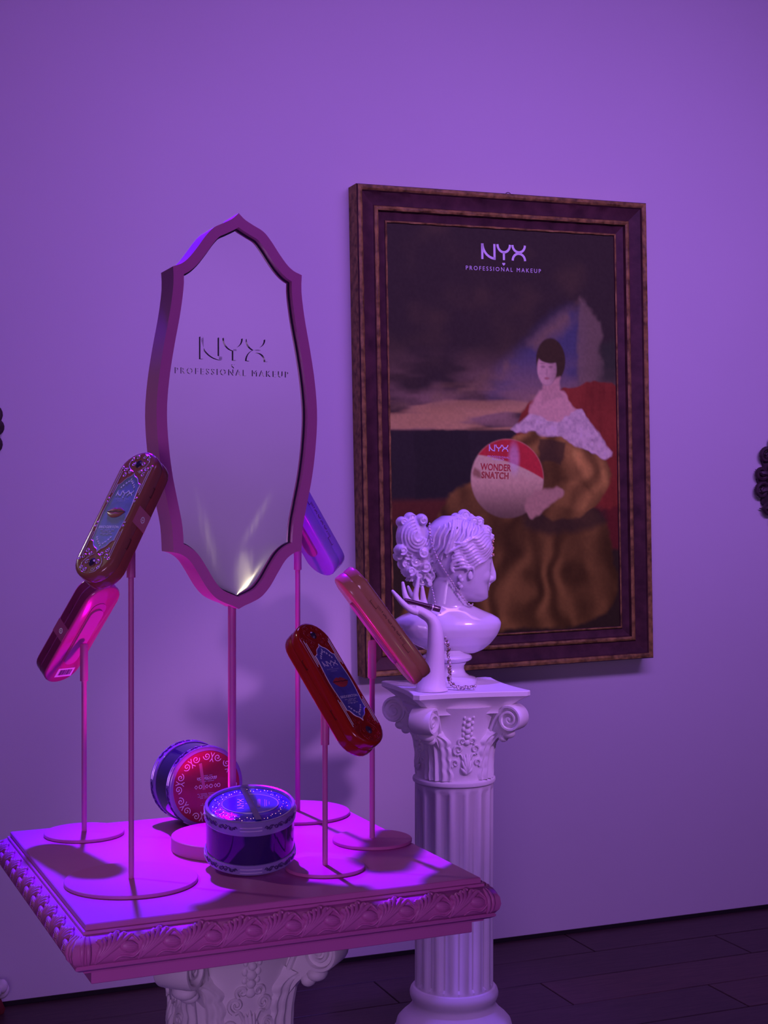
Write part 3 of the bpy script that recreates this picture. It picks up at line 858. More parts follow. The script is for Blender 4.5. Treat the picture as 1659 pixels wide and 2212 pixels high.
cor_me = cor.mesh('corner_leaf', M['tablepaint'], True, 60)
for k in range(4):
    o = link('corner_leaf', cor_me, tt); o.matrix_local = Matrix.Rotation(R(90 * k), 4, 'Z')

# ================================================================== display mirror on a pole
MX, MY, MT = -0.2437, 2.30, 0.070
KU, KV = 0.000795, 0.000728
mir = thing('display_mirror', 'tall pointed pink framed mirror on a pole in the middle of the table', 'mirror', TR(MX, MY, TZ, TYAW))
PUCK = 0.022
MB().lathe([(0.096, 0.0003), (0.097, 0.001), (0.097, PUCK - 0.001), (0.096, PUCK)], 72).build('base_disc', M['pink'], mir, True, 25)
zmid = CAMZ - (888.5 - YH) / F * (MY - 0.03) - TZ
zlow = zmid - 429.5 * KV
MB().lathe([(0.0064, PUCK), (0.0064, zlow + 0.03)], 20).build('pole', M['pink'], mir)
outer = mirror_outline(KU, KV)
sgn_area = sum(outer[i][0] * outer[(i + 1) % len(outer)][1] - outer[(i + 1) % len(outer)][0] * outer[i][1] for i in range(len(outer)))
inner = mirror_outline(KU, KV, 0.0165)
def lp(o2, y): return [(x, y, z + zmid) for x, z in o2]
fr = MB().loft([lp(outer, MT / 2), lp(outer, -MT / 2), lp(inner, -MT / 2), lp(inner, -MT / 2 + 0.015)], cap=False)
n_ = len(outer)
fr.add(lp(outer, MT / 2), [tuple(range(n_))])
fr.build('frame', M['pink'], mir, True, 28)
mm = bpy.data.materials.new('mirror_sheet'); mm.use_nodes = True
nt = mm.node_tree; bs = nt.nodes['Principled BSDF']
bs.inputs['Base Color'].default_value = (0.93, 0.92, 0.94, 1); bs.inputs['Metallic'].default_value = 1.0; bs.inputs['Roughness'].default_value = 0.05
tc = nt.nodes.new('ShaderNodeTexCoord'); nz = nt.nodes.new('ShaderNodeTexNoise'); nz.inputs['Scale'].default_value = 6.0; nz.inputs['Detail'].default_value = 1.0
bpn = nt.nodes.new('ShaderNodeBump'); bpn.inputs['Strength'].default_value = 0.05; bpn.inputs['Distance'].default_value = 0.02
nt.links.new(tc.outputs['Object'], nz.inputs['Vector']); nt.links.new(nz.outputs['Fac'], bpn.inputs['Height']); nt.links.new(bpn.outputs['Normal'], bs.inputs['Normal'])
M['mirror'] = mm
# scuffed, brushed streaks: rougher polish along two bands near the lower tip
def _math(op, a, b_=None, c_=None):
    nd = nt.nodes.new('ShaderNodeMath'); nd.operation = op
    for i, x in enumerate((a, b_, c_)):
        if x is None: continue
        if isinstance(x, (int, float)): nd.inputs[i].default_value = x
        else: nt.links.new(x, nd.inputs[i])
    return nd.outputs[0]
sx_ = nt.nodes.new('ShaderNodeSeparateXYZ'); nt.links.new(tc.outputs['Object'], sx_.inputs[0])
def _band(x0, z0, x1, z1, w):
    # soft band around the line from (x0, z0) to (x1, z1), fading towards its upper end
    dz = z1 - z0; k = (x1 - x0) / dz
    t_ = _math('DIVIDE', _math('SUBTRACT', sx_.outputs['Z'], z0), dz)
    off = _math('ABSOLUTE', _math('SUBTRACT', sx_.outputs['X'], _math('ADD', _math('MULTIPLY', _math('SUBTRACT', sx_.outputs['Z'], z0), k), x0)))
    g_ = _math('MAXIMUM', _math('SUBTRACT', 1.0, _math('DIVIDE', off, w)), 0.0)
    f_ = _math('MULTIPLY', _math('MULTIPLY', _math('MAXIMUM', t_, 0.0), 3.0), _math('MAXIMUM', _math('SUBTRACT', 1.0, t_), 0.0))
    return _math('MULTIPLY', g_, f_)
ZT = zmid - 0.31
bands = _math('ADD', _math('ADD', _band(-0.020, ZT + 0.01, -0.075, ZT + 0.22, 0.016), _band(0.000, ZT + 0.01, 0.015, ZT + 0.10, 0.020)), _band(0.006, ZT + 0.09, 0.070, ZT + 0.20, 0.014))
mps = nt.nodes.new('ShaderNodeMapping'); mps.inputs['Scale'].default_value = (160, 1, 12); nt.links.new(tc.outputs['Object'], mps.inputs['Vector'])
nzs = nt.nodes.new('ShaderNodeTexNoise'); nzs.inputs['Scale'].default_value = 1.0; nt.links.new(mps.outputs['Vector'], nzs.inputs['Vector'])
nt.links.new(_math('ADD', _math('MULTIPLY', _math('MULTIPLY', bands, nzs.outputs['Fac']), 0.34), 0.05), bs.inputs['Roughness'])
# the sheet: a fine grid, gently buckled towards its lower tip
pane_y = -MT / 2 + 0.0135
inn2 = mirror_outline(KU, KV, 0.0155)
zs = sorted(set([p[1] for p in inn2]))
def halfw(z):
    best = 0
    for i in range(len(inn2)):
        a, c = inn2[i], inn2[(i + 1) % len(inn2)]
        if (a[1] - z) * (c[1] - z) <= 0 and abs(a[1] - c[1]) > 1e-9:
            best = max(best, abs(a[0] + (c[0] - a[0]) * (z - a[1]) / (c[1] - a[1])))
    return best
zlo, zhi = min(zs), max(zs)
secs = []
for i in range(121):
    z = zlo + (zhi - zlo) * (i / 120)
    hw = max(halfw(min(max(z, zlo + 1e-4), zhi - 1e-4)), 0.0004)
    low = max(0.0, (zlo + 0.20 - z) / 0.20)
    secs.append([(hw * x, pane_y - 0.0012 * low ** 2 * (0.6 * math.sin(3.0 * hw * x / 0.1 + 0.6) + 1.0 * (1 - x * x)), z + zmid) for x in [-1 + 2 * j / 36 for j in range(37)]])
MB().loft(secs, closed=False, cap=False).build('mirror_sheet', mm, mir, True, 80)
bead = [(x, -MT / 2 + 0.0125, z + zmid) for x, z in mirror_outline(KU, KV, 0.0176)]
MB().tube(bead, 0.0013, 6, closed=True).build('inner_bead', M['dark'], mir)
def onmirror(name, mb, px_off, row_):
    z = zmid + (888.5 - row_) * KV
    mb.xf(Matrix.Translation((px_off * KU, pane_y + 0.0002, z)) @ FX)
    return mb.build(name, [mm, M['dark']], mir, False)
onmirror('brand_mark', logo_mb(0.0350, 0.0042, 0.15, 0, 1), -5, 753)
onmirror('heart_mark', heart_mb(0.0075, 0.0028, 0, 1), -5, 789)
onmirror('lettering', text_mb('PROFESSIONAL MAKEUP', 0.0096, 1.45, 0.0026, 0.0, 0, 1, xscale=0.92), -7, 803)

# ================================================================== product stands: disc, pole, socket, back plate
STANDS = {  # x, y, out angle, lean, pixel row of the case centre, disc radius, pole radius
    1: (-0.3684, 2.0895, -120, 36, 1122, 0.0965, 0.0041),
    2: (-0.5000, 2.3910, 140, 41, 1358, 0.0660, 0.0043),
    3: (-0.1533, 2.5486, 45, 37, 1127, 0.0925, 0.0045),
    4: (-0.0193, 2.3420, 15, 37, 1352, 0.0650, 0.0043),
    5: (-0.0891, 2.1665, -40, 40, 1488, 0.0605, 0.0041),
}
CT, CL, CW = 0.036, 0.222, 0.069
SLAB = {1: 'pink product stand with wide disc foot nearest the left front corner', 2: 'pink product stand with small disc foot at the left back corner',
        3: 'tall pink product stand behind the mirror at the right back corner', 4: 'pink product stand with small disc foot near the right table edge',
        5: 'short pink product stand in front on the right of the dark jar'}
CASEM = {}
def stadium(w, l, d=0.0, n=14):
    r = w / 2 - d; hl = l / 2 - w / 2; pts = []
    for k in range(n + 1): pts.append((r * math.cos(PI * k / n), hl + r * math.sin(PI * k / n)))
    for k in range(n + 1): pts.append((r * math.cos(PI + PI * k / n), -hl + r * math.sin(PI + PI * k / n)))
    return pts
for k, (x, y, az, lean, row_, rd, rp) in STANDS.items():
    out = Vector((math.cos(R(az)), math.sin(R(az)), 0)); la = R(lean)
    el = Vector((0, 0, 1)) * math.cos(la) - out * math.sin(la)
    nn = out * math.cos(la) + Vector((0, 0, 1)) * math.sin(la)
    ew = el.cross(nn)
    gap = CT / 2 + 0.0045
    cy = y + nn.y * gap
    cz = CAMZ - (row_ - YH) / F * cy
    C = Vector((x + nn.x * gap, cy, cz))
    rotm = Matrix((ew, el, nn)).transposed().to_4x4()
    CASEM[k] = Matrix.Translation(C) @ rotm
    st = thing('product_stand', SLAB[k], 'stand', TR(x, y, TZ), 'pink product stands on the table')
    zb = C.z - nn.z * gap - TZ
    MB().lathe([(rd - 0.0008, 0.0003), (rd, 0.001), (rd, 0.0048), (rd - 0.0008, 0.0056)], 64).build('base_disc', M['pink'], st, True, 25)
    MB().lathe([(rp, 0.0056), (rp, zb - 0.02)], 16).build('pole', M['pink'], st)
    MB().lathe([(rp + 0.0002, zb - 0.072), (rp + 0.0024, zb - 0.0715), (rp + 0.0024, zb - 0.0125), (rp + 0.0010, zb - 0.0095)], 18).build('socket', M['pink'], st, True, 25)
    pb = MB().prism(stadium(0.026, 0.125), -0.0040, 0.0)
    pb.xf(Matrix.Translation((nn.x * 0.0043, nn.y * 0.0043, zb + nn.z * 0.0043)) @ rotm)
    pb.build('back_plate', M['pink'], st, True, 25)

# ================================================================== product cases (long round ended boxes)
def plastic(name, col, rough=0.18, trans=0.0):
    return pm(name, col, rough, var=0.05, scale=18, coat=0.6, trans=trans)
CASEC = {1: plastic('brown_rose_plastic', (0.34, 0.11, 0.09)), 2: plastic('plum_plastic', (0.55, 0.07, 0.26)), 3: plastic('lilac_plastic', (0.42, 0.24, 0.90)),
         4: plastic('peach_plastic', (0.56, 0.24, 0.14)), 5: plastic('red_plastic', (0.36, 0.016, 0.010))}
CDARK = {k: pm('case_lower_plastic', tuple(c * f_ for c in base), 0.25, var=0.05, coat=0.4) for k, base, f_ in
         ((1, (0.32, 0.07, 0.07), 1), (2, (0.20, 0.02, 0.10), 1), (3, (0.42, 0.24, 0.90), 1), (4, (0.62, 0.24, 0.16), 1), (5, (0.34, 0.016, 0.010), 1))}
LIPC = {1: (0.40, 0.13, 0.11), 2: (0.45, 0.08, 0.16), 3: (0.5, 0.2, 0.2), 4: (0.5, 0.2, 0.15), 5: (0.46, 0.05, 0.06)}
CLAB = {1: 'brown rose product case with silver scrollwork and blue label beside the mirror frame', 2: 'plum product case seen from behind with barcode sticker at far left',
        3: 'lilac product case half hidden behind the lower right of the mirror', 4: 'peach coloured product case seen edge on in front of the picture frame corner',
        5: 'glossy red product case with blue label on the short stand in front'}
HT = CT / 2
def shell(z0, z1, top):
    lv = [(0.0030, z0), (0.0008, z0 + (0.0016 if top < 0 else 0.0004)), (0.0, z0 + 0.004), (0.0, z1 - 0.004), (0.0008, z1 - (0.0016 if top > 0 else 0.0004)), (0.0034 if top > 0 else 0.0016, z1)]
    if top > 0: lv += [(0.0050, z1 + 0.0004), (0.0075, z1 + 0.0002)]
    return MB().loft([[(p[0], p[1], z) for p in stadium(CW, CL, d_)] for d_, z in lv])
lid_mb = shell(0.0006, HT - 0.0004, 1)
low_mb = shell(-HT, -0.0006, -1)
core_mb = MB().prism(stadium(CW - 0.003, CL - 0.003), -0.002, 0.002)
LZ = HT + 0.0003
cart_l = [(x * 0.0236, y * 0.0690) for x, y in label_shape()]
panel_mb = MB().prism(cart_l, HT - 0.0010, LZ)
trim_mb = MB().tube([(x, y, LZ) for x, y in [(a * 1.02, c * 1.01) for a, c in cart_l]], 0.00075, 5, closed=True)
side_mb = MB()
for sx in (-1, 1):
    for sy in (-1, 1):
        for dx, l0, l1 in ((0.0275, 0.030, 0.078), (0.0245, 0.034, 0.074), (0.0215, 0.032, 0.050)):
            side_mb.tube([(sx * dx, sy * l0, LZ - 0.0001), (sx * dx, sy * l1, LZ - 0.0001)], 0.0006, 5)
def scroll_trim():
    s = MB()
    def sp(cx, cy, r, a0, sg, turns=1.25, w=0.0007):
        pts = spiral2(cx, cy, r, turns, a0, sg, 18)
        s.tube([(x, y, LZ + 0.0002) for x, y in pts], [w * (1.15 - 0.5 * i / 18) for i in range(19)], 5)
    for sy in (-1, 1):
        for sx in (-1, 1):
            for (cx, cy, r, a0) in ((0.010, 0.0715, 0.0032, 0.4), (0.0175, 0.0665, 0.0038, 1.2), (0.0095, 0.0865, 0.0036, 2.0), (0.0068, 0.0985, 0.0036, 0.6),
                                    (0.0200, 0.0770, 0.0040, 2.4), (0.0150, 0.0950, 0.0032, 1.0), (0.0255, 0.0240, 0.0016, 0.3), (0.0252, 0.0180, 0.0013, 0.9), (0.0265, 0.0800, 0.0028, 0.2)):
                sp(sx * cx, sy * cy, r, a0 if sx > 0 else PI - a0, sx * sy)
            c = catmull([(sx * 0.004, sy * 0.0725), (sx * 0.012, sy * 0.078), (sx * 0.018, sy * 0.088), (sx * 0.013, sy * 0.101), (sx * 0.004, sy * 0.1045)], 4)
            s.tube([(p.x, p.y, LZ) for p in c], 0.00055, 5)
    return s
scr_mb = scroll_trim()
def gem_mb(cy):
    g = MB()
    g.loft([[(0.0052 * k * math.cos(2 * PI * i / 10), cy + 0.0068 * k * math.sin(2 * PI * i / 10), z) for i in range(10)] for k, z in ((1.0, HT - 0.0005), (1.0, HT + 0.0008), (0.62, HT + 0.0026))])
    return g
def lips_mb():
    g = MB(); N = 24; w = 0.0168
    def up(t): return 0.0082 * (1 - abs(t) ** 1.7) * (1 - 0.28 * math.exp(-(t / 0.16) ** 2)) + 0.0002
    def dn(t): return -0.0102 * (1 - abs(t) ** 2.4)
    def mid(t): return 0.0006 * math.cos(3 * PI * t) * (1 - t * t)
    for f_, mi in ((up, 0), (dn, 0)):
        secs = []
        for i in range(N + 1):
            t = -1 + 2 * i / N
            secs.append([(w * t, mid(t) + (f_(t) - mid(t)) * k, LZ + 0.0003 + 0.0011 * math.sin(PI * (0.08 + 0.92 * k)) * (1 - t * t)) for k in [j / 6 for j in range(7)]])
        g.loft(secs, mi, cap=False, closed=False)
    g.stroke([(w * (-1 + 2 * i / N) * 0.96, mid(-1 + 2 * i / N)) for i in range(N + 1)], 0.0007, LZ, LZ + 0.0012, 1)
    return g
lip_src = lips_mb()
def on(mb, x, y, z=LZ + 0.0001, rot=0.0):
    return mb.xf(Matrix.Translation((x, y, z)) @ Matrix.Rotation(rot, 4, 'Z'))
small = MB()
for yy, ww, hh in ((-0.0315, 0.026, 0.0009), (-0.0335, 0.016, 0.0006), (-0.0352, 0.018, 0.0006), (-0.0378, 0.024, 0.0008), (-0.0392, 0.010, 0.0006)):
    nseg = int(ww / 0.0019)
    for i in range(nseg):
        if (i * 7 + int(yy * 1e4)) % 6: small.box((-ww / 2 + ww * (i + 0.5) / nseg, yy, LZ + 0.0001), (ww / nseg * 0.8, hh, 0.0002))
orn = MB()
for sy in (-1, 1):
    for sx in (-1, 1):
        for cx, cy, r in ((0.0030, 0.0545, 0.0016), (0.0062, 0.0515, 0.0019), (0.0098, 0.0475, 0.0018), (0.0122, 0.0440, 0.0015)):
            orn.stroke(spiral2(sx * cx, sy * cy, r, 1.1, 1.0 if sx > 0 else PI - 1.0, sx * sy, 12), 0.00075, LZ, LZ + 0.0003)
    orn.stroke([(0, sy * 0.0545), (0, sy * 0.0610)], 0.0007, LZ, LZ + 0.0003); orn.stroke([(-0.0016, sy * 0.0585), (0.0016, sy * 0.0585)], 0.0007, LZ, LZ + 0.0003)
shared = {
    'lid': lid_mb, 'lower_shell': low_mb, 'inner_core': core_mb, 'label_panel': panel_mb, 'label_trim': trim_mb, 'side_trim': side_mb, 'scrollwork': scr_mb}
side_mark = MB()
for xs in (-1, 1):
    X = xs * (CW / 2 + 0.0001)
    for y0 in (-0.045, 0.045):
        for pts in ([(y0 - 0.008, 0.0045), (y0 - 0.008, 0.0015), (y0 + 0.008, 0.0015), (y0 + 0.008, 0.0045)],):
            for (ya, za), (yb, zb) in zip(pts, pts[1:]):
                side_mark.box((X, (ya + yb) / 2, (za + zb) / 2), (0.0006, abs(ya - yb) + 0.0008, abs(za - zb) + 0.0008))
side_small = MB()
for xs in (-1, 1):
    X = xs * (CW / 2 + 0.0001)
    for yy in range(-11, 12):
        if yy % 5 != 0: side_small.box((X, yy * 0.0024, 0.0068 + 0.0006 * math.sin(yy * 1.9)), (0.0004, 0.0015, 0.0026))
    for sg in (-1, 1):
        side_small.box((X, sg * 0.034, 0.0078), (0.0004, 0.010, 0.0006)); side_small.box((X, sg * 0.034, 0.0058), (0.0004, 0.010, 0.0006))
M['engraved'] = {k: pm('engraved_line', tuple(c * 0.35 for c in col), 0.5) for k, col in ((1, (0.35, 0.1, 0.1)), (2, (0.2, 0.02, 0.1)), (3, (0.5, 0.2, 0.6)), (4, (0.5, 0.2, 0.15)), (5, (0.35, 0.02, 0.02)))}
GRP = 'long product cases on stands'
for k in (1, 2, 3, 4, 5):
    cs = thing('product_case', CLAB[k], 'product case', CASEM[k], GRP)
    mk = lambda nm, mat: link(nm, shared[nm].mesh(nm, mat, True, 40), cs)
    mk('lid', CASEC[k]); mk('lower_shell', CDARK[k] if k != 2 else CASEC[2]); mk('inner_core', CDARK[k] if k != 2 else CASEC[3])
    if k == 2:                                                     # darker side bands of the plum case
        for z0, z1 in ((0.0010, HT - 0.0042), (-HT + 0.0042, -0.0010)):
            so = stadium(CW + 0.0004, CL + 0.0004)
            MB().loft([[(p[0], p[1], z) for p in so] for z in (z0, z1)], cap=False).build('side_band', CDARK[2], cs, True, 40)
    lab = mk('label_panel', M['label_blue']); mk('label_trim', M['foil']); mk('side_trim', M['foil'])['kind'] = 'stuff'
    mk('scrollwork', M['foil'] if k == 1 else CASEC[k])['kind'] = 'stuff'
    for sy in (-1, 1):
        gem_mb(sy * 0.0865).build('gem', M['gem'], cs, False)
    if k in (1, 5):
        on(logo_mb(0.0094, 0.0002, 0.125), 0, 0.0335).build('brand_mark', M['ink_white'], lab, False)
        on(heart_mb(0.0024), 0, 0.0262).build('heart_mark', M['ink_white'], lab, False)
        on(text_mb('PROFESSIONAL', 0.0021, 1.35), 0, 0.0232).build('lettering', M['ink_grey'], lab, False)
        on(text_mb('MAKEUP', 0.0021, 1.35), 0, 0.0198).build('lettering', M['ink_grey'], lab, False)
        on(text_mb('BRIDGERTON', 0.0042, 1.0, bold=0.012), 0, -0.0262).build('lettering', M['ink_white'], lab, False)
        link('small_print', small.mesh('small_print', M['ink_grey'], False), lab)
        link('printed_scrolls', orn.mesh('printed_scrolls', M['ink_white'], False), lab)
        lp_ = link('printed_lips', lip_src.mesh('printed_lips', [pm('lip_print', LIPC[k], 0.25, var=0.2, scale=90), M['ink_dark']], True, 60), lab)
        lp_.location.y = 0.0005
    link('clasp_mark', side_mark.mesh('clasp_mark', M['engraved'][k], False), cs)
    if k in (3, 4):
        link('side_lettering', side_small.mesh('side_lettering', M['engraved'][k], False), cs)
    # recess rib on the back
    if k == 2:
        MB().prism(stadium(0.030, 0.150), -HT - 0.0012, -HT + 0.0004).build('back_recess', CASEC[2], cs, True, 30)
        on(MB().box((0, 0, 0), (0.034, 0.020, 0.0004)), -0.006, -0.086, -HT - 0.0004).build('barcode_sticker', M['ink_white'], cs, False)
        bars = MB(); rb = random.Random(4); x = -0.0125
        while x < 0.0125:
            w = rb.choice((0.0007, 0.0010, 0.0016)); bars.box((x + w / 2 - 0.006, -0.0855, -HT - 0.0008), (w, 0.0125, 0.0003)); x += w + rb.choice((0.0006, 0.0009, 0.0013))
        bars.build('barcode', M['ink_dark'], cs, False)
    if k in (1, 2):                                                # clear seal wrapped over the seam
        sxs = 1
        msl = pm('clear_seal', (0.62, 0.20, 0.30) if k == 1 else (0.42, 0.08, 0.24), 0.2, var=0.03)
        sl = MB().box((sxs * (CW / 2 + 0.0006), 0.0, 0.0), (0.0007, 0.028, 0.030)).build('seal', msl, cs, False)
        em = MB()
        for a in range(10):
            t = 2 * PI * a / 10
            em.ell((sxs * (CW / 2 + 0.0011), 0.0042 * math.cos(t), -0.002 + 0.0036 * math.sin(t)), (0.0004, 0.0013, 0.0011), 6, 4)
        em.ell((sxs * (CW / 2 + 0.0011), 0, -0.002), (0.0004, 0.0016, 0.0016), 6, 4)
        em.build('emblem', M['ink_white'], sl)

# ================================================================== round jars
JR, JH = 0.0685, 0.086
mj_body = pm('dark_violet_glass', (0.020, 0.006, 0.09), 0.06, var=0.3, scale=7, coat=0.8)
mj_band = pm('lavender_clear_band', (0.26, 0.19, 0.46), 0.2, var=0.06, scale=30, coat=0.5)
mj_line = pm('jar_relief_dark', (0.06, 0.03, 0.14), 0.3)
mj_line2 = pm('jar_relief_pale', (0.70, 0.60, 0.90), 0.25, metal=0.3)
mj_top = pm('jar_top_blue', (0.06, 0.035, 0.70), 0.2, var=0.3, scale=40, coat=0.7, bump=0.3, bscale=220)
mj_gold = pm('gold_glitter', (0.95, 0.72, 0.40), 0.15, metal=0.9)
mj_red = pm('jar_red_label', (0.32, 0.030, 0.060), 0.25, var=0.15, scale=20, coat=0.5)
def cyl(th, z, off=0.0):
    return Vector(((JR + off) * math.cos(th), (JR + off) * math.sin(th), z))
def jar_common(t, face0):
    MB().lathe([(JR - 0.0035, 0.0170), (JR - 0.0018, 0.0172), (JR - 0.0018, JH - 0.0225), (JR - 0.0035, JH - 0.0222)], 72).build('body', mj_body, t, True, 30)
    MB().lathe([(JR - 0.006, 0.0002), (JR - 0.002, 0.0004), (JR - 0.0002, 0.002), (JR, 0.004), (JR, 0.0145), (JR - 0.0004, 0.0165), (JR - 0.0030, 0.0172)], 72).build('base_band', mj_band, t, True, 40)
    MB().lathe([(JR - 0.0030, JH - 0.0225), (JR - 0.0002, JH - 0.0220), (JR + 0.0004, JH - 0.0205), (JR, JH - 0.0185), (JR, JH - 0.004), (JR - 0.0006, JH - 0.0012), (JR - 0.0022, JH), (JR - 0.0050, JH - 0.0006), (JR - 0.0060, JH - 0.0060), (0.0, JH - 0.0060)], 72, cap=False).build('lid', mj_band, t, True, 40)
    for zc, nm in ((0.0088, 'base_relief'), (JH - 0.0105, 'lid_relief')):
        rel = MB(); bars = MB()
        for q in range(4):
            c0 = face0 + q * PI / 2
            for dz in (-0.0030, 0.0022):
                bars.tube([cyl(c0 + a, zc + dz, 0.0004) for a in [(-0.24 + 0.48 * i / 12) for i in range(13)]], 0.0009, 6)
            for sg in (-1, 1):
                m0 = 0.30
                for a, r_, sp_ in ((m0 + 0.06, 0.0022, -1), (m0 + 0.15, 0.0036, 1), (m0 + 0.28, 0.0042, -1), (m0 + 0.40, 0.0040, 1)):
                    pts = spiral2(0, 0, r_, 1.2, 0.5, sp_ * sg, 14)
                    rel.tube([cyl(c0 + sg * a + x / JR, zc + y, 0.0003) for x, y in pts], 0.0008, 5)
                wv = [cyl(c0 + sg * (m0 + 0.48 * i / 24), zc + 0.0030 * math.sin(i * 0.80), 0.0003) for i in range(25)]
                rel.tube(wv, 0.0007, 5)
        rel.build(nm, mj_line, t)['kind'] = 'stuff'; bars.build('grip_bars', mj_line2, t)['kind'] = 'stuff'
jar_axis = (Vector((-0.1975, 2.115, 0)) * -1).normalized()           # leaning towards the visitor
tilt = R(13.2)
back = -jar_axis
C0 = Vector((-0.1975, 2.115, TZ + 0.0008)) + back * JR * math.cos(tilt) + Vector((0, 0, JR * math.sin(tilt)))
zx = jar_axis * math.sin(tilt) + Vector((0, 0, math.cos(tilt)))
yx = back * math.cos(tilt) + Vector((0, 0, math.sin(tilt)))
xx = yx.cross(zx)
jm = Matrix.Translation(C0) @ Matrix((xx, yx, zx)).transposed().to_4x4()
j1 = thing('round_jar', 'dark violet round jar with blue lid leaning against the mirror foot', 'jar', jm, 'round jars on the table')
jar_common(j1, -PI / 2 + 0.02)
jt = JH - 0.0060
MB().lathe([(0.0, jt + 0.0004), (JR - 0.0075, jt + 0.0004), (JR - 0.0072, jt + 0.0016), (JR - 0.012, jt + 0.0032), (0.034, jt + 0.0042), (0.0, jt + 0.0045)], 64, cap=False).build('top_disc', mj_top, j1, True, 60)
ovo = [(0.0415 * math.cos(2 * PI * i / 48), 0.0325 * math.sin(2 * PI * i / 48)) for i in range(48)]
ov = MB().prism(ovo, jt + 0.0038, jt + 0.0050).build('oval_label', pm('jar_oval_blue', (0.03, 0.02, 0.60), 0.2, var=0.25, scale=30, coat=0.6), j1, True, 30)
MB().tube([(x * 1.02, y * 1.02, jt + 0.0048) for x, y in ovo], 0.0009, 6, closed=True).build('oval_rim', mj_line2, j1)
on(logo_mb(0.0100, 0.0003, 0.10), -0.0145, -0.001, jt + 0.0052, R(90)).build('brand_mark', M['ink_white'], ov, False)
on(heart_mb(0.0026, 0.0003), -0.006, -0.001, jt + 0.0052, R(90)).build('heart_mark', M['ink_white'], ov, False)
on(text_mb('PROFESSIONAL', 0.0022, 1.3), 0.0000, 0, jt + 0.0053, R(90)).build('lettering', M['ink_grey'], ov, False)
on(text_mb('MAKEUP', 0.0022, 1.3), 0.0042, 0, jt + 0.0053, R(90)).build('lettering', M['ink_grey'], ov, False)
on(MB().box((0, 0, 0), (0.0052, 0.026, 0.0003)), 0.0130, 0, jt + 0.0053).build('label_bar', pm('jar_label_violet', (0.28, 0.10, 0.60), 0.4), ov, False)
on(text_mb('BRIDGERTON', 0.0032, 1.0), 0.0130, 0, jt + 0.0057, R(90)).build('lettering', M['ink_grey'], ov, False)
ln = MB()
for x0, l0 in ((0.0220, 0.026), (0.0245, 0.022), (0.0285, 0.010)):
    for i in range(int(l0 / 0.002)): ln.box((x0, -l0 / 2 + 0.002 * (i + 0.5), jt + 0.0053), (0.0008, 0.0014, 0.0003))
ln.build('small_print', M['ink_grey'], ov, False)
on(MB().box((0, 0, 0), (0.009, 0.116, 0.0006)), 0.0005, 0, jt + 0.00545, R(12)).build('clear_tape', pm('dark_tape', (0.03, 0.02, 0.10), 0.1, coat=0.8), j1, False)
dots = MB(); rb = random.Random(9)
for i in range(60):
    a = 2 * PI * (i + rb.uniform(-0.3, 0.3)) / 60; rr = rb.uniform(0.0455, 0.0565)
    dots.ell((rr * math.cos(a), rr * math.sin(a), jt + 0.0036), (0.0009, 0.0009, 0.0008), 6, 4)
dts = dots.build('gold_dots', mj_gold, j1); dts['kind'] = 'stuff'
sw = MB()
for i in range(26):
    a = 2 * PI * i / 26
    sw.tube([(0.0505 * math.cos(a) + x, 0.0505 * math.sin(a) + y, jt + 0.0034) for x, y in spiral2(0, 0, 0.0048, 1.3, a, 1 if i % 2 else -1, 14)], 0.0006, 5)
sw.build('top_scrolls', mj_top, j1)

j2f = Vector((-0.302, 2.443, TZ + JR + 0.0006))
ja = Vector((math.sin(R(32)), -math.cos(R(32)), 0))                  # axis towards the visitor, bottom face first
zx = -ja; yx = Vector((0, 0, 1)); xx = yx.cross(zx)
jm2 = Matrix.Translation(j2f) @ Matrix((xx, yx, zx)).transposed().to_4x4()
j2 = thing('round_jar', 'round jar stood on its rim behind the mirror pole showing its red base', 'jar', jm2, 'round jars on the table')
jar_common(j2, 0.35)
fd = MB().lathe([(0.0, -0.0004), (JR - 0.0075, -0.0004), (JR - 0.0065, 0.0004), (JR - 0.0065, 0.0020), (0.0, 0.0020)], 64, cap=False).build('base_label', mj_red, j2, True, 30)
zf = -0.0008
sw = MB()
for i in range(16):
    a = 2 * PI * i / 16
    sg = 1 if i % 2 else -1
    c_ = 0.0525
    sw.stroke(spiral2(c_ * math.cos(a), c_ * math.sin(a), 0.0068, 1.4, a + PI * 0.5 * sg, sg, 20), 0.0012, zf, zf + 0.0004)
    sw.stroke([(p.x, p.y) for p in catmull([(0.0585 * math.cos(a - 0.14 * sg), 0.0585 * math.sin(a - 0.14 * sg)), (0.0500 * math.cos(a - 0.20 * sg), 0.0500 * math.sin(a - 0.20 * sg)), (0.0430 * math.cos(a - 0.12 * sg), 0.0430 * math.sin(a - 0.12 * sg))], 4)], 0.0011, zf, zf + 0.0004)
sw.build('printed_scrolls', M['ink_white'], fd, False)
pr = MB()
MIR = Matrix.Diagonal((1, 1, 1, 1))
for yy, ww in ((0.0195, 0.020), (0.0125, 0.034), (0.0098, 0.030), (-0.011, 0.036), (-0.0135, 0.030), (-0.016, 0.034), (-0.0185, 0.026), (-0.028, 0.018), (-0.0305, 0.024), (-0.033, 0.014)):
    nseg = int(ww / 0.002)
    for i in range(nseg):
        if (i * 5 + int(yy * 1e4)) % 7: pr.box((-ww / 2 + ww * (i + 0.5) / nseg, yy, zf), (ww / nseg * 0.75, 0.0009, 0.0003))
pr.build('small_print', M['ink_grey'], fd, False)
ic = MB()
for i, x in enumerate((-0.022, -0.016, -0.0075, 0.000, 0.012, 0.0200)):
    ic.stroke([(x + 0.0026 * math.cos(t), 0.001 + 0.0030 * math.sin(t)) for t in [2 * PI * j / (4 if i % 2 else 12) for j in range(4 if i % 2 else 12)]], 0.0009, zf, zf + 0.0004, closed=True)
ic.build('printed_icons', M['ink_white'], fd, False)
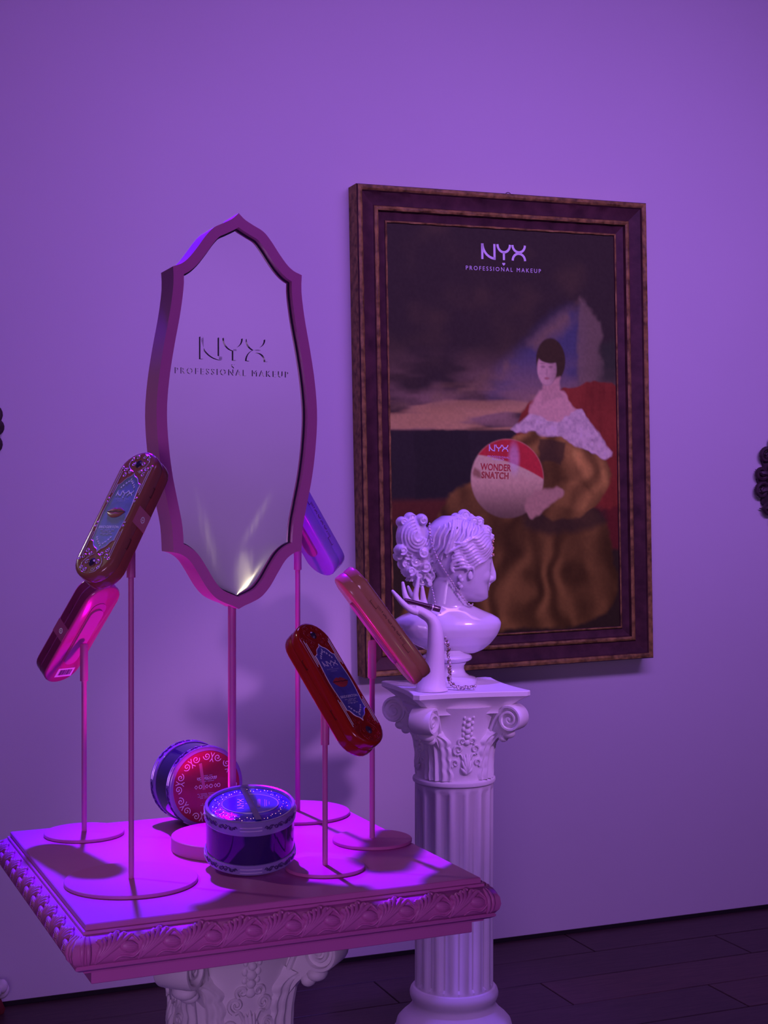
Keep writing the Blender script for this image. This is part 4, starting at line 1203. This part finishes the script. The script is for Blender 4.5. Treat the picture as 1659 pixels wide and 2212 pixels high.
on(text_mb('BRIDGERTON', 0.0042, 1.0, bold=0.005), 0, 0.0155, zf).build('lettering', M['ink_white'], fd, False)
MB().box((0.006, 0.020, -0.0012), (0.0055, 0.046, 0.0008), mat=Matrix.Rotation(R(-9), 4, 'Z')).build('clear_tape', pm('pink_tape', (0.55, 0.16, 0.28), 0.15, coat=0.8), j2, False)

# ================================================================== white bust on the column
BS = 3.64 / F
def hx(px): return (px - 966) * BS
def hz(py): return (1480 - py) * BS
BPOS = Vector(((966 - CX) / F * 3.64, 3.64, COLTOP))
bt = thing('classical_bust', 'glossy white classical bust in profile with gathered curly hair on the column', 'bust', Matrix.Translation(BPOS) @ Matrix.Rotation(R(13), 4, 'Z'))
HEAD = [(1303, 1010, 1042, 0.022), (1296, 990, 1056, 0.038), (1284, 972, 1056, 0.050), (1270, 956, 1055, 0.058), (1255, 944, 1057, 0.064), (1232, 930, 1062, 0.070), (1208, 922, 1062, 0.073), (1182, 918, 1064, 0.075),
        (1158, 919, 1054, 0.074), (1140, 926, 1038, 0.068), (1126, 940, 1010, 0.054), (1116, 956, 990, 0.032)]
def interp(tab, y):
    t_ = sorted(tab)
    if y <= t_[0][0]: return t_[0][1:]
    for a, c in zip(t_, t_[1:]):
        if y <= c[0]:
            k = (y - a[0]) / (c[0] - a[0])
            return tuple(a[i] + (c[i] - a[i]) * k for i in range(1, len(a)))
    return t_[-1][1:]
def sup(n, e):
    out_ = []
    for i in range(n):
        t = 2 * PI * i / n; c, s = math.cos(t), math.sin(t)
        out_.append((math.copysign(abs(c) ** e, c), math.copysign(abs(s) ** e, s)))
    return out_
def head_side(px, py, off=0.0, side=-1):
    b0, f0, w = interp(HEAD, py)
    cxm, a = (b0 + f0) / 2, (f0 - b0) / 2
    k = max(0.0, 1 - (abs((px - cxm) / a)) ** 2.3) ** (1 / 2.3)
    return Vector((hx(px), side * (w * k + off), hz(py)))
mb = MB()
sp_ = sup(28, 2 / 2.3)
mb.loft([[(hx((b0 + f0) / 2) + (f0 - b0) / 2 * BS * c, w * s, hz(y)) for c, s in sp_] for y, b0, f0, w in HEAD])
# face
mb.tube([(hx(1058), 0, hz(1188)), (hx(1059), 0, hz(1205)), (hx(1063), 0, hz(1225)), (hx(1068), 0, hz(1243)), (hx(1069), 0, hz(1253)), (hx(1060), 0, hz(1258))], [0.008, 0.009, 0.0095, 0.0105, 0.0105, 0.010], 10)
for sd in (-1, 1):
    mb.ell((hx(1061), sd * 0.009, hz(1255)), (0.008, 0.007, 0.006), 10, 8)
    mb.ell((hx(1048), sd * 0.033, hz(1203)), (0.014, 0.026, 0.007), 12, 8)        # brow
    mb.ell((hx(1049), sd * 0.033, hz(1214)), (0.010, 0.015, 0.008), 12, 8)        # eye
    mb.ell((hx(1036), sd * 0.034, hz(1245)), (0.022, 0.024, 0.024), 12, 8)        # cheek
    mb.ell((hx(1000), sd * 0.032, hz(1272)), (0.044, 0.020, 0.024), 14, 10, mat=Matrix.Rotation(R(28), 4, 'Y'))        # jaw
mb.ell((hx(1055), 0, hz(1268)), (0.009, 0.020, 0.0055), 12, 8)
mb.ell((hx(1053), 0, hz(1277)), (0.009, 0.017, 0.0055), 12, 8)
mb.ell((hx(1049), 0, hz(1291)), (0.012, 0.018, 0.011), 12, 8)
# neck and chest
NECK = [(1395, 925, 1025, 0.055), (1352, 912, 1020, 0.055), (1330, 915, 1012, 0.052), (1305, 922, 1008, 0.050), (1275, 928, 1004, 0.050), (1250, 935, 1000, 0.05)]
mb.loft([[(hx((b0 + f0) / 2) + (f0 - b0) / 2 * BS * c, w * s, hz(y)) for c, s in sp_] for y, b0, f0, w in NECK])
CHEST = [(1414, 948, 1026, 0.022), (1407, 922, 1044, 0.036), (1394, 894, 1061, 0.050), (1376, 868, 1076, 0.062), (1360, 853, 1084, 0.066), (1348, 847, 1086, 0.064), (1338, 850, 1080, 0.060), (1329, 866, 1064, 0.056), (1320, 892, 1042, 0.052), (1310, 912, 1020, 0.046)]
sc2 = sup(36, 2 / 2.2)
mb.loft([[(hx((b0 + f0) / 2) + (f0 - b0) / 2 * BS * c, w * s - 0.004, hz(y)) for c, s in sc2] for y, b0, f0, w in CHEST])
mb.tube(catmull([(hx(935), -0.056, hz(1350)), (hx(955), -0.062, hz(1344)), (hx(985), -0.060, hz(1340)), (hx(1010), -0.052, hz(1334))], 4), 0.004, 8)
body = remesh(mb, 'body', M['ceramic'], 0.0026, 14, 0.5)
link('body', body, bt)
# hair: wavy locks combed back over the skull, bands, top knot, curled bun and ringlets
hb = MB()
for sd in (-1, 1):
    for j in range(9):                                             # waves from the brow back over the ear
        y0 = 1150 + j * 5.5; y1 = 1176 + j * 6.0
        pts = []
        for i in range(22):
            t = i / 21
            px = 1058 - 4 * (j > 4) - (1058 - 962) * t
            py = y0 + (y1 - y0) * t + 26 * math.sin(PI * t) * (j / 8) * 0.6 + 2.6 * math.sin(t * 17 + j * 0.6)
            pts.append(head_side(px, min(py, 1236), 0.0055 + 0.0030 * math.sin(t * 17 + j), sd))
        hb.tube(pts, [0.0026 + 0.0020 * math.sin(PI * (0.15 + 0.8 * i / 21)) for i in range(22)], 7)
    for j in range(9):                                             # crown hair behind the bands
        pts = []
        for i in range(18):
            t = i / 17
            px = 1024 - 11 * j + (-30 * t); py = 1122 + 4 * abs(j - 4) + (70 + 3 * j) * t
            pts.append(head_side(px + 2.0 * math.sin(t * 14 + j), py, 0.0042, sd))
        hb.tube(pts, 0.0036, 7)
    for (xa, ya, xb, yb) in ((1034, 1146, 946, 1197), (972, 1124, 950, 1196), (966, 1124, 944, 1196)):
        pts = [head_side(xa + (xb - xa) * i / 14, ya + (yb - ya) * i / 14, 0.0085, sd) for i in range(15)]
        hb.tube(pts, 0.0032, 7)
    pts = [head_side(975 - 17 * math.cos(a), 1224 - 15 * math.sin(a), 0.006, sd) for a in [R(-60 + 26 * i) for i in range(9)]]
    hb.tube(pts, [0.0030 + 0.0022 * math.sin(PI * i / 8) for i in range(9)], 8)          # curl over the ear
    e = [head_side(1000 + 7.5 * math.cos(a), 1238 + 13 * math.sin(a), 0.006, sd) for a in [R(200 + 25 * i) for i in range(11)]]
    hb.tube(e, 0.0032, 8); hb.ell(head_side(1001, 1243, 0.003, sd), (0.008, 0.004, 0.012), 10, 8)   # ear
    for i in range(5):                                             # little curls in front of the ear
        hb.ell(head_side(978 + 4 * (i % 2), 1246 + 7 * i, 0.004, sd), (0.007, 0.005, 0.006), 8, 6)
for px, py, r_, yy in ((1003, 1117, 15, 0.0), (985, 1124, 12, -0.016), (1018, 1129, 13, -0.020), (1035, 1130, 13, -0.004), (1050, 1150, 14, -0.010), (1044, 1156, 12, -0.030), (1020, 1124, 13, 0.018), (1048, 1148, 12, 0.022), (990, 1122, 12, 0.022), (1058, 1163, 9, -0.02)):
    c = Vector((hx(px), yy, hz(py))); r = r_ * BS
    hb.ell(c, (r, r, r), 14, 10)
    sp3 = [(c.x + x, c.y - r * 0.92, c.z + y) for x, y in spiral2(0, 0, r * 0.75, 1.6, 0.4, 1, 18)]
    hb.tube(sp3, 0.0022, 6)
hb.ell((hx(888), 0, hz(1162)), (0.042, 0.044, 0.052), 20, 14)
for k in range(5):                                                 # concentric swirls on the bun
    for sd in (-1, 1):
        pts = []
        for i in range(22):
            a = R(100 + 250 * i / 21); rr = (0.012 + 0.0072 * k)
            x = rr * math.cos(a) * 0.92; z = rr * math.sin(a) * 1.10
            yy = 0.044 * math.sqrt(max(0.02, 1 - (x / 0.045) ** 2 - (z / 0.055) ** 2))
            pts.append((hx(892) + x, sd * (yy + 0.001), hz(1160) + z))
        hb.tube(pts, [0.0022 + 0.0022 * math.sin(PI * i / 21) for i in range(22)], 7)
for px, py, r_ in ((866, 1130, 12), (885, 1122, 13), (905, 1126, 14), (860, 1190, 14), (857, 1204, 10), (876, 1200, 16), (870, 1220, 13), (878, 1234, 15), (890, 1215, 17), (905, 1196, 18), (898, 1244, 17), (910, 1225, 18), (925, 1205, 18), (908, 1258, 13), (922, 1246, 16), (930, 1228, 16), (936, 1216, 14), (922, 1262, 8), (900, 1264, 8)):
    r = r_ * BS
    hb.ell((hx(px), 0.012 * math.sin(px * 3.1 + py), hz(py)), (r, r * 1.9, r * 1.05), 14, 10)
    for yy, tn in ((-1, 1), (1, -1)):
        pts = [(hx(px) + x, 0.012 * math.sin(px * 3.1 + py) + yy * r * 1.80, hz(py) + y) for x, y in spiral2(0, 0, r * 0.70, 1.4, px * 0.37, tn, 16)]
        hb.tube(pts, 0.0022, 6)
for k in range(7):                                                 # ringlets falling to the nape
    pts = [(hx(880 + 8 * k + 5 * math.sin(i * 0.9 + k)), -0.022 - 0.004 * math.cos(i * 0.9 + k), hz(1200 + i * 5.2)) for i in range(12)]
    hb.tube(pts, [0.0045 - 0.0002 * i for i in range(12)], 7)
    pts = [(p[0], -p[1], p[2]) for p in pts]
    hb.tube(pts, 0.0042, 7)
hair = remesh(hb, 'hair', M['ceramic'], 0.0016, 1, 0.4)
link('hair', hair, bt)
MB().lathe([(0.062, 0.0004), (0.074, 0.001), (0.0755, 0.004), (0.0745, 0.015), (0.071, 0.018), (0.056, 0.022), (0.047, 0.030), (0.043, 0.040), (0.0435, 0.048), (0.048, 0.0535), (0.0485, 0.056), (0.047, 0.057), (0.056, 0.060), (0.062, 0.064), (0.0635, 0.069), (0.061, 0.074), (0.053, 0.078), (0.048, 0.081), (0.047, 0.088)], 40).build('socle', M['ceramic'], bt, True, 40)

# gilt jewel on the brow
jw = thing('brow_jewel', 'small gold beaded jewel lying on the forehead of the bust', 'jewel', bt.matrix_world @ Matrix.Translation((hx(1063), 0, hz(1165))))
g = MB(); rj = random.Random(2)
for i in range(46):
    t = rj.random(); yy = rj.uniform(-0.018, 0.002)
    py = 1144 + 62 * t
    px = 1052 + 15 * math.sin(min(1, t * 1.6) * PI / 2) - 5 * max(0, t - 0.6) + rj.uniform(-4, 1) + 1.5
    g.ell((hx(px) - hx(1063), yy, hz(py) - hz(1165)), (0.0022, 0.0022, 0.0022), 6, 4)
gj = g.build('bead_cluster', pm('gold_bead', (0.75, 0.50, 0.28), 0.2, metal=0.85, var=0.3, scale=200), jw); gj['kind'] = 'stuff'

# pearl strands
def strand(name, label, pts, r, mat, parent_mat, step, group='pearl strands on the bust', jitter=0.0):
    o = thing(name, label, 'necklace', parent_mat, group)
    P = catmull(pts, 10); b = MB(); acc = 0; prev = P[0]; rj_ = random.Random(len(pts)); last = None
    for p in P:
        acc += (p - prev).length; prev = p
        if last is None or acc >= step:
            acc = 0; last = p
            q_ = p + Vector((rj_.uniform(-1, 1), rj_.uniform(-1, 1), rj_.uniform(-1, 1))) * jitter
            k = rj_.choice((0.8, 1.0, 1.25))
            b.ell(q_, (r * k, r * k, r * k), 8, 6)
    s_ = b.build('pearls', mat, o); s_['kind'] = 'stuff'
    MB().tube(P, r * 0.25, 5).build('cord', M['ink_grey'], o)
    return o
bmw = bt.matrix_world.copy()
hs = lambda px, py, off=0.010: head_side(px, py, off, -1)
strand('pearl_strand', 'fine pearl strand hanging down the hair and under the chin of the bust',
       [(hx(921), -0.026, hz(1133)), (hx(918), -0.044, hz(1155)), (hx(921), -0.055, hz(1180)), hs(932, 1208, 0.012), hs(943, 1228, 0.012), hs(958, 1250, 0.010), (hx(975), -0.060, hz(1275)), (hx(992), -0.056, hz(1296)), (hx(1008), -0.046, hz(1309)), (hx(1018), -0.024, hz(1306))],
       0.0031, M['pearl'], bmw, 0.0066)
strand('pearl_strand', 'short pearl strand hanging behind the fingers at the nape of the bust',
       [(hx(918), -0.060, hz(1268)), (hx(921), -0.068, hz(1288)), (hx(925), -0.070, hz(1308)), (hx(935), -0.068, hz(1322))], 0.0022, M['pearl'], bmw, 0.0058)

# ================================================================== ceramic hand
HS = 3.50 / F
HPX, HPY = 935, 1498
HPOS = Vector(((HPX - CX) / F * 3.50, 3.50, COLTOP))
ht = thing('ceramic_hand', 'slender white ceramic display hand standing palm up in front of the bust', 'hand stand', Matrix.Translation(HPOS))
def q3(px, py, y=0.0): return Vector(((px - HPX) * HS, y, (1496 - py) * HS))
mb = MB()
arm = [(933, 1495.6, 36), (933, 1490, 35), (934, 1482, 31), (937, 1465, 25.5), (939, 1440, 21.5), (941, 1410, 19), (941, 1385, 17.5), (940, 1365, 16), (938, 1352, 13.0), (936, 1346, 8.0)]
arm = arm[:-2] + [(938, 1352, 14.6), (933, 1342, 13.6), (925, 1334, 13.0), (914, 1327, 12.6), (903, 1320, 11.5)]
ac = catmull([Vector((px, py, r_)) for px, py, r_ in arm], 3)
mb.tube([q3(p.x, p.y) for p in ac], [p.z * HS for p in ac], 24, up=(0, 1, 0))
mb.tube([q3(930, 1339), q3(918, 1329), q3(906, 1322), q3(897, 1316)], [0.0110, 0.0135, 0.0140, 0.0125], 14, up=(0, 1, 0), flat=1.45)
fingers = [
    ([(903, 1325, -0.018), (888, 1320, -0.020), (870, 1305, -0.021), (858, 1291, -0.020), (848, 1279, -0.018)], (0.0088, 0.0082, 0.0074, 0.0062, 0.0042)),
    ([(908, 1319, -0.004), (894, 1309, -0.006), (880, 1298, -0.007), (874, 1284, -0.006), (870, 1262, -0.004)], (0.0092, 0.0088, 0.0080, 0.0068, 0.0045)),
    ([(908, 1316, 0.010), (900, 1304, 0.012), (898, 1290, 0.012), (901, 1272, 0.012), (904, 1253, 0.012)], (0.0090, 0.0086, 0.0078, 0.0064, 0.0042)),
    ([(913, 1318, 0.024), (904, 1308, 0.028), (893, 1296, 0.030), (886, 1283, 0.030), (882, 1272, 0.030)], (0.0082, 0.0078, 0.0070, 0.0058, 0.0040)),
    ([(926, 1329, 0.018), (920, 1316, 0.026), (916, 1302, 0.028), (914, 1288, 0.026), (913, 1273, 0.024)], (0.0095, 0.0090, 0.0080, 0.0066, 0.0044)),
]
for pts, rad in fingers:
    P = catmull([q3(*p) for p in pts], 4)
    rr = [np.interp(i / (len(P) - 1), np.linspace(0, 1, len(rad)), rad) for i in range(len(P))]
    mb.tube(P, rr, 10); mb.ell(P[-1], (rad[-1],) * 3, 10, 8)
link('hand', remesh(mb, 'hand', M['matt_ceramic'], 0.0017, 10, 0.5), ht)
# lacquered lip pencil lying in the palm
pa, pb_ = q3(872, 1303.5, -0.012), q3(950, 1325, 0.006)
ax = (pb_ - pa).normalized(); L_ = (pb_ - pa).length
rotp = ax.to_track_quat('Z', 'Y').to_matrix().to_4x4()
pt2 = thing('lip_pencil', 'dark plum lip pencil lying across the palm of the ceramic hand', 'makeup pencil', Matrix.Translation(HPOS + pa + Vector((0, -0.004, 0.006))) @ rotp)
MB().lathe([(0.003, 0.0), (0.0052, 0.002), (0.0062, 0.010), (0.0064, L_ * 0.70), (0.0060, L_ * 0.705)], 20).build('barrel', M['pencil'], pt2, True, 30)
MB().lathe([(0.0060, L_ * 0.705), (0.0072, L_ * 0.715), (0.0078, L_ * 0.985), (0.0074, L_), (0.0030, L_)], 20).build('cap', pm('plum_cap', (0.10, 0.04, 0.07), 0.2, coat=0.6), pt2, True, 30)
MB().lathe([(0.0070, L_ * 0.77), (0.0080, L_ * 0.772), (0.0080, L_ * 0.80), (0.0070, L_ * 0.803)], 20).build('cap_ring', M['foil'], pt2, True, 30)

# bead rope hanging behind the arm and coiled at its foot
ym = 0.020
rope = strand('bead_rope', 'thick rope of brownish pearls hanging down beside the ceramic arm onto the column',
       [Vector((0, 0, 0)) + q3(963, 1382, ym), q3(967, 1400, ym), q3(970, 1425, ym), q3(971, 1450, ym), q3(973, 1472, ym), q3(976, 1484, ym - 0.004), q3(988, 1489.5, ym - 0.010), q3(1003, 1490.5, ym - 0.012), q3(1019, 1490.5, ym - 0.012), q3(1029, 1488.5, ym - 0.006)],
       0.0036, M['pearl'], Matrix.Translation(HPOS), 0.0042, 'pearl strands on the bust', 0.0030)
P = catmull([q3(964, 1384, ym + 0.004), q3(969, 1402, ym - 0.003), q3(969, 1427, ym + 0.004), q3(973, 1452, ym - 0.003), q3(972, 1474, ym + 0.004), q3(979, 1486, ym), q3(992, 1490, ym - 0.004), q3(1007, 1490.5, ym - 0.006), q3(1024, 1490.5, ym - 0.004)], 8)
b = MB(); rj = random.Random(8)
for p in P:
    k = 0.0030 * rj.choice((0.8, 1.0, 1.2))
    b.ell(p + Vector((rj.uniform(-1, 1), rj.uniform(-1, 1), rj.uniform(-1, 1))) * 0.003, (k, k, k), 8, 6)
b.build('dark_beads', M['bronze_bead'], rope)['kind'] = 'stuff'

# ================================================================== added glowing box behind the visitor, giving the mirror foot its warm patch
lp0 = wp(1.54, 5.20, 0.0)
lb = thing('added_glow_box', 'added glowing box standing in for the warm light reflected in the lower tip of the mirror', 'light', Matrix.Translation(lp0) @ Matrix.Rotation(WA, 4, 'Z'))
MB().box((0, 0, 0.425), (0.26, 0.24, 0.848)).build('body', M['wall'], lb, False)
MB().box((0, 0, 0.975), (0.15, 0.15, 0.22)).build('glowing_top', pm('warm_light', (1.0, 0.9, 0.7), 0.5, emit=(1.0, 0.86, 0.55), estr=4.0), lb, False)
MB().box((0, 0, 0.857), (0.22, 0.20, 0.016)).build('rim', M['pink'], lb, False)
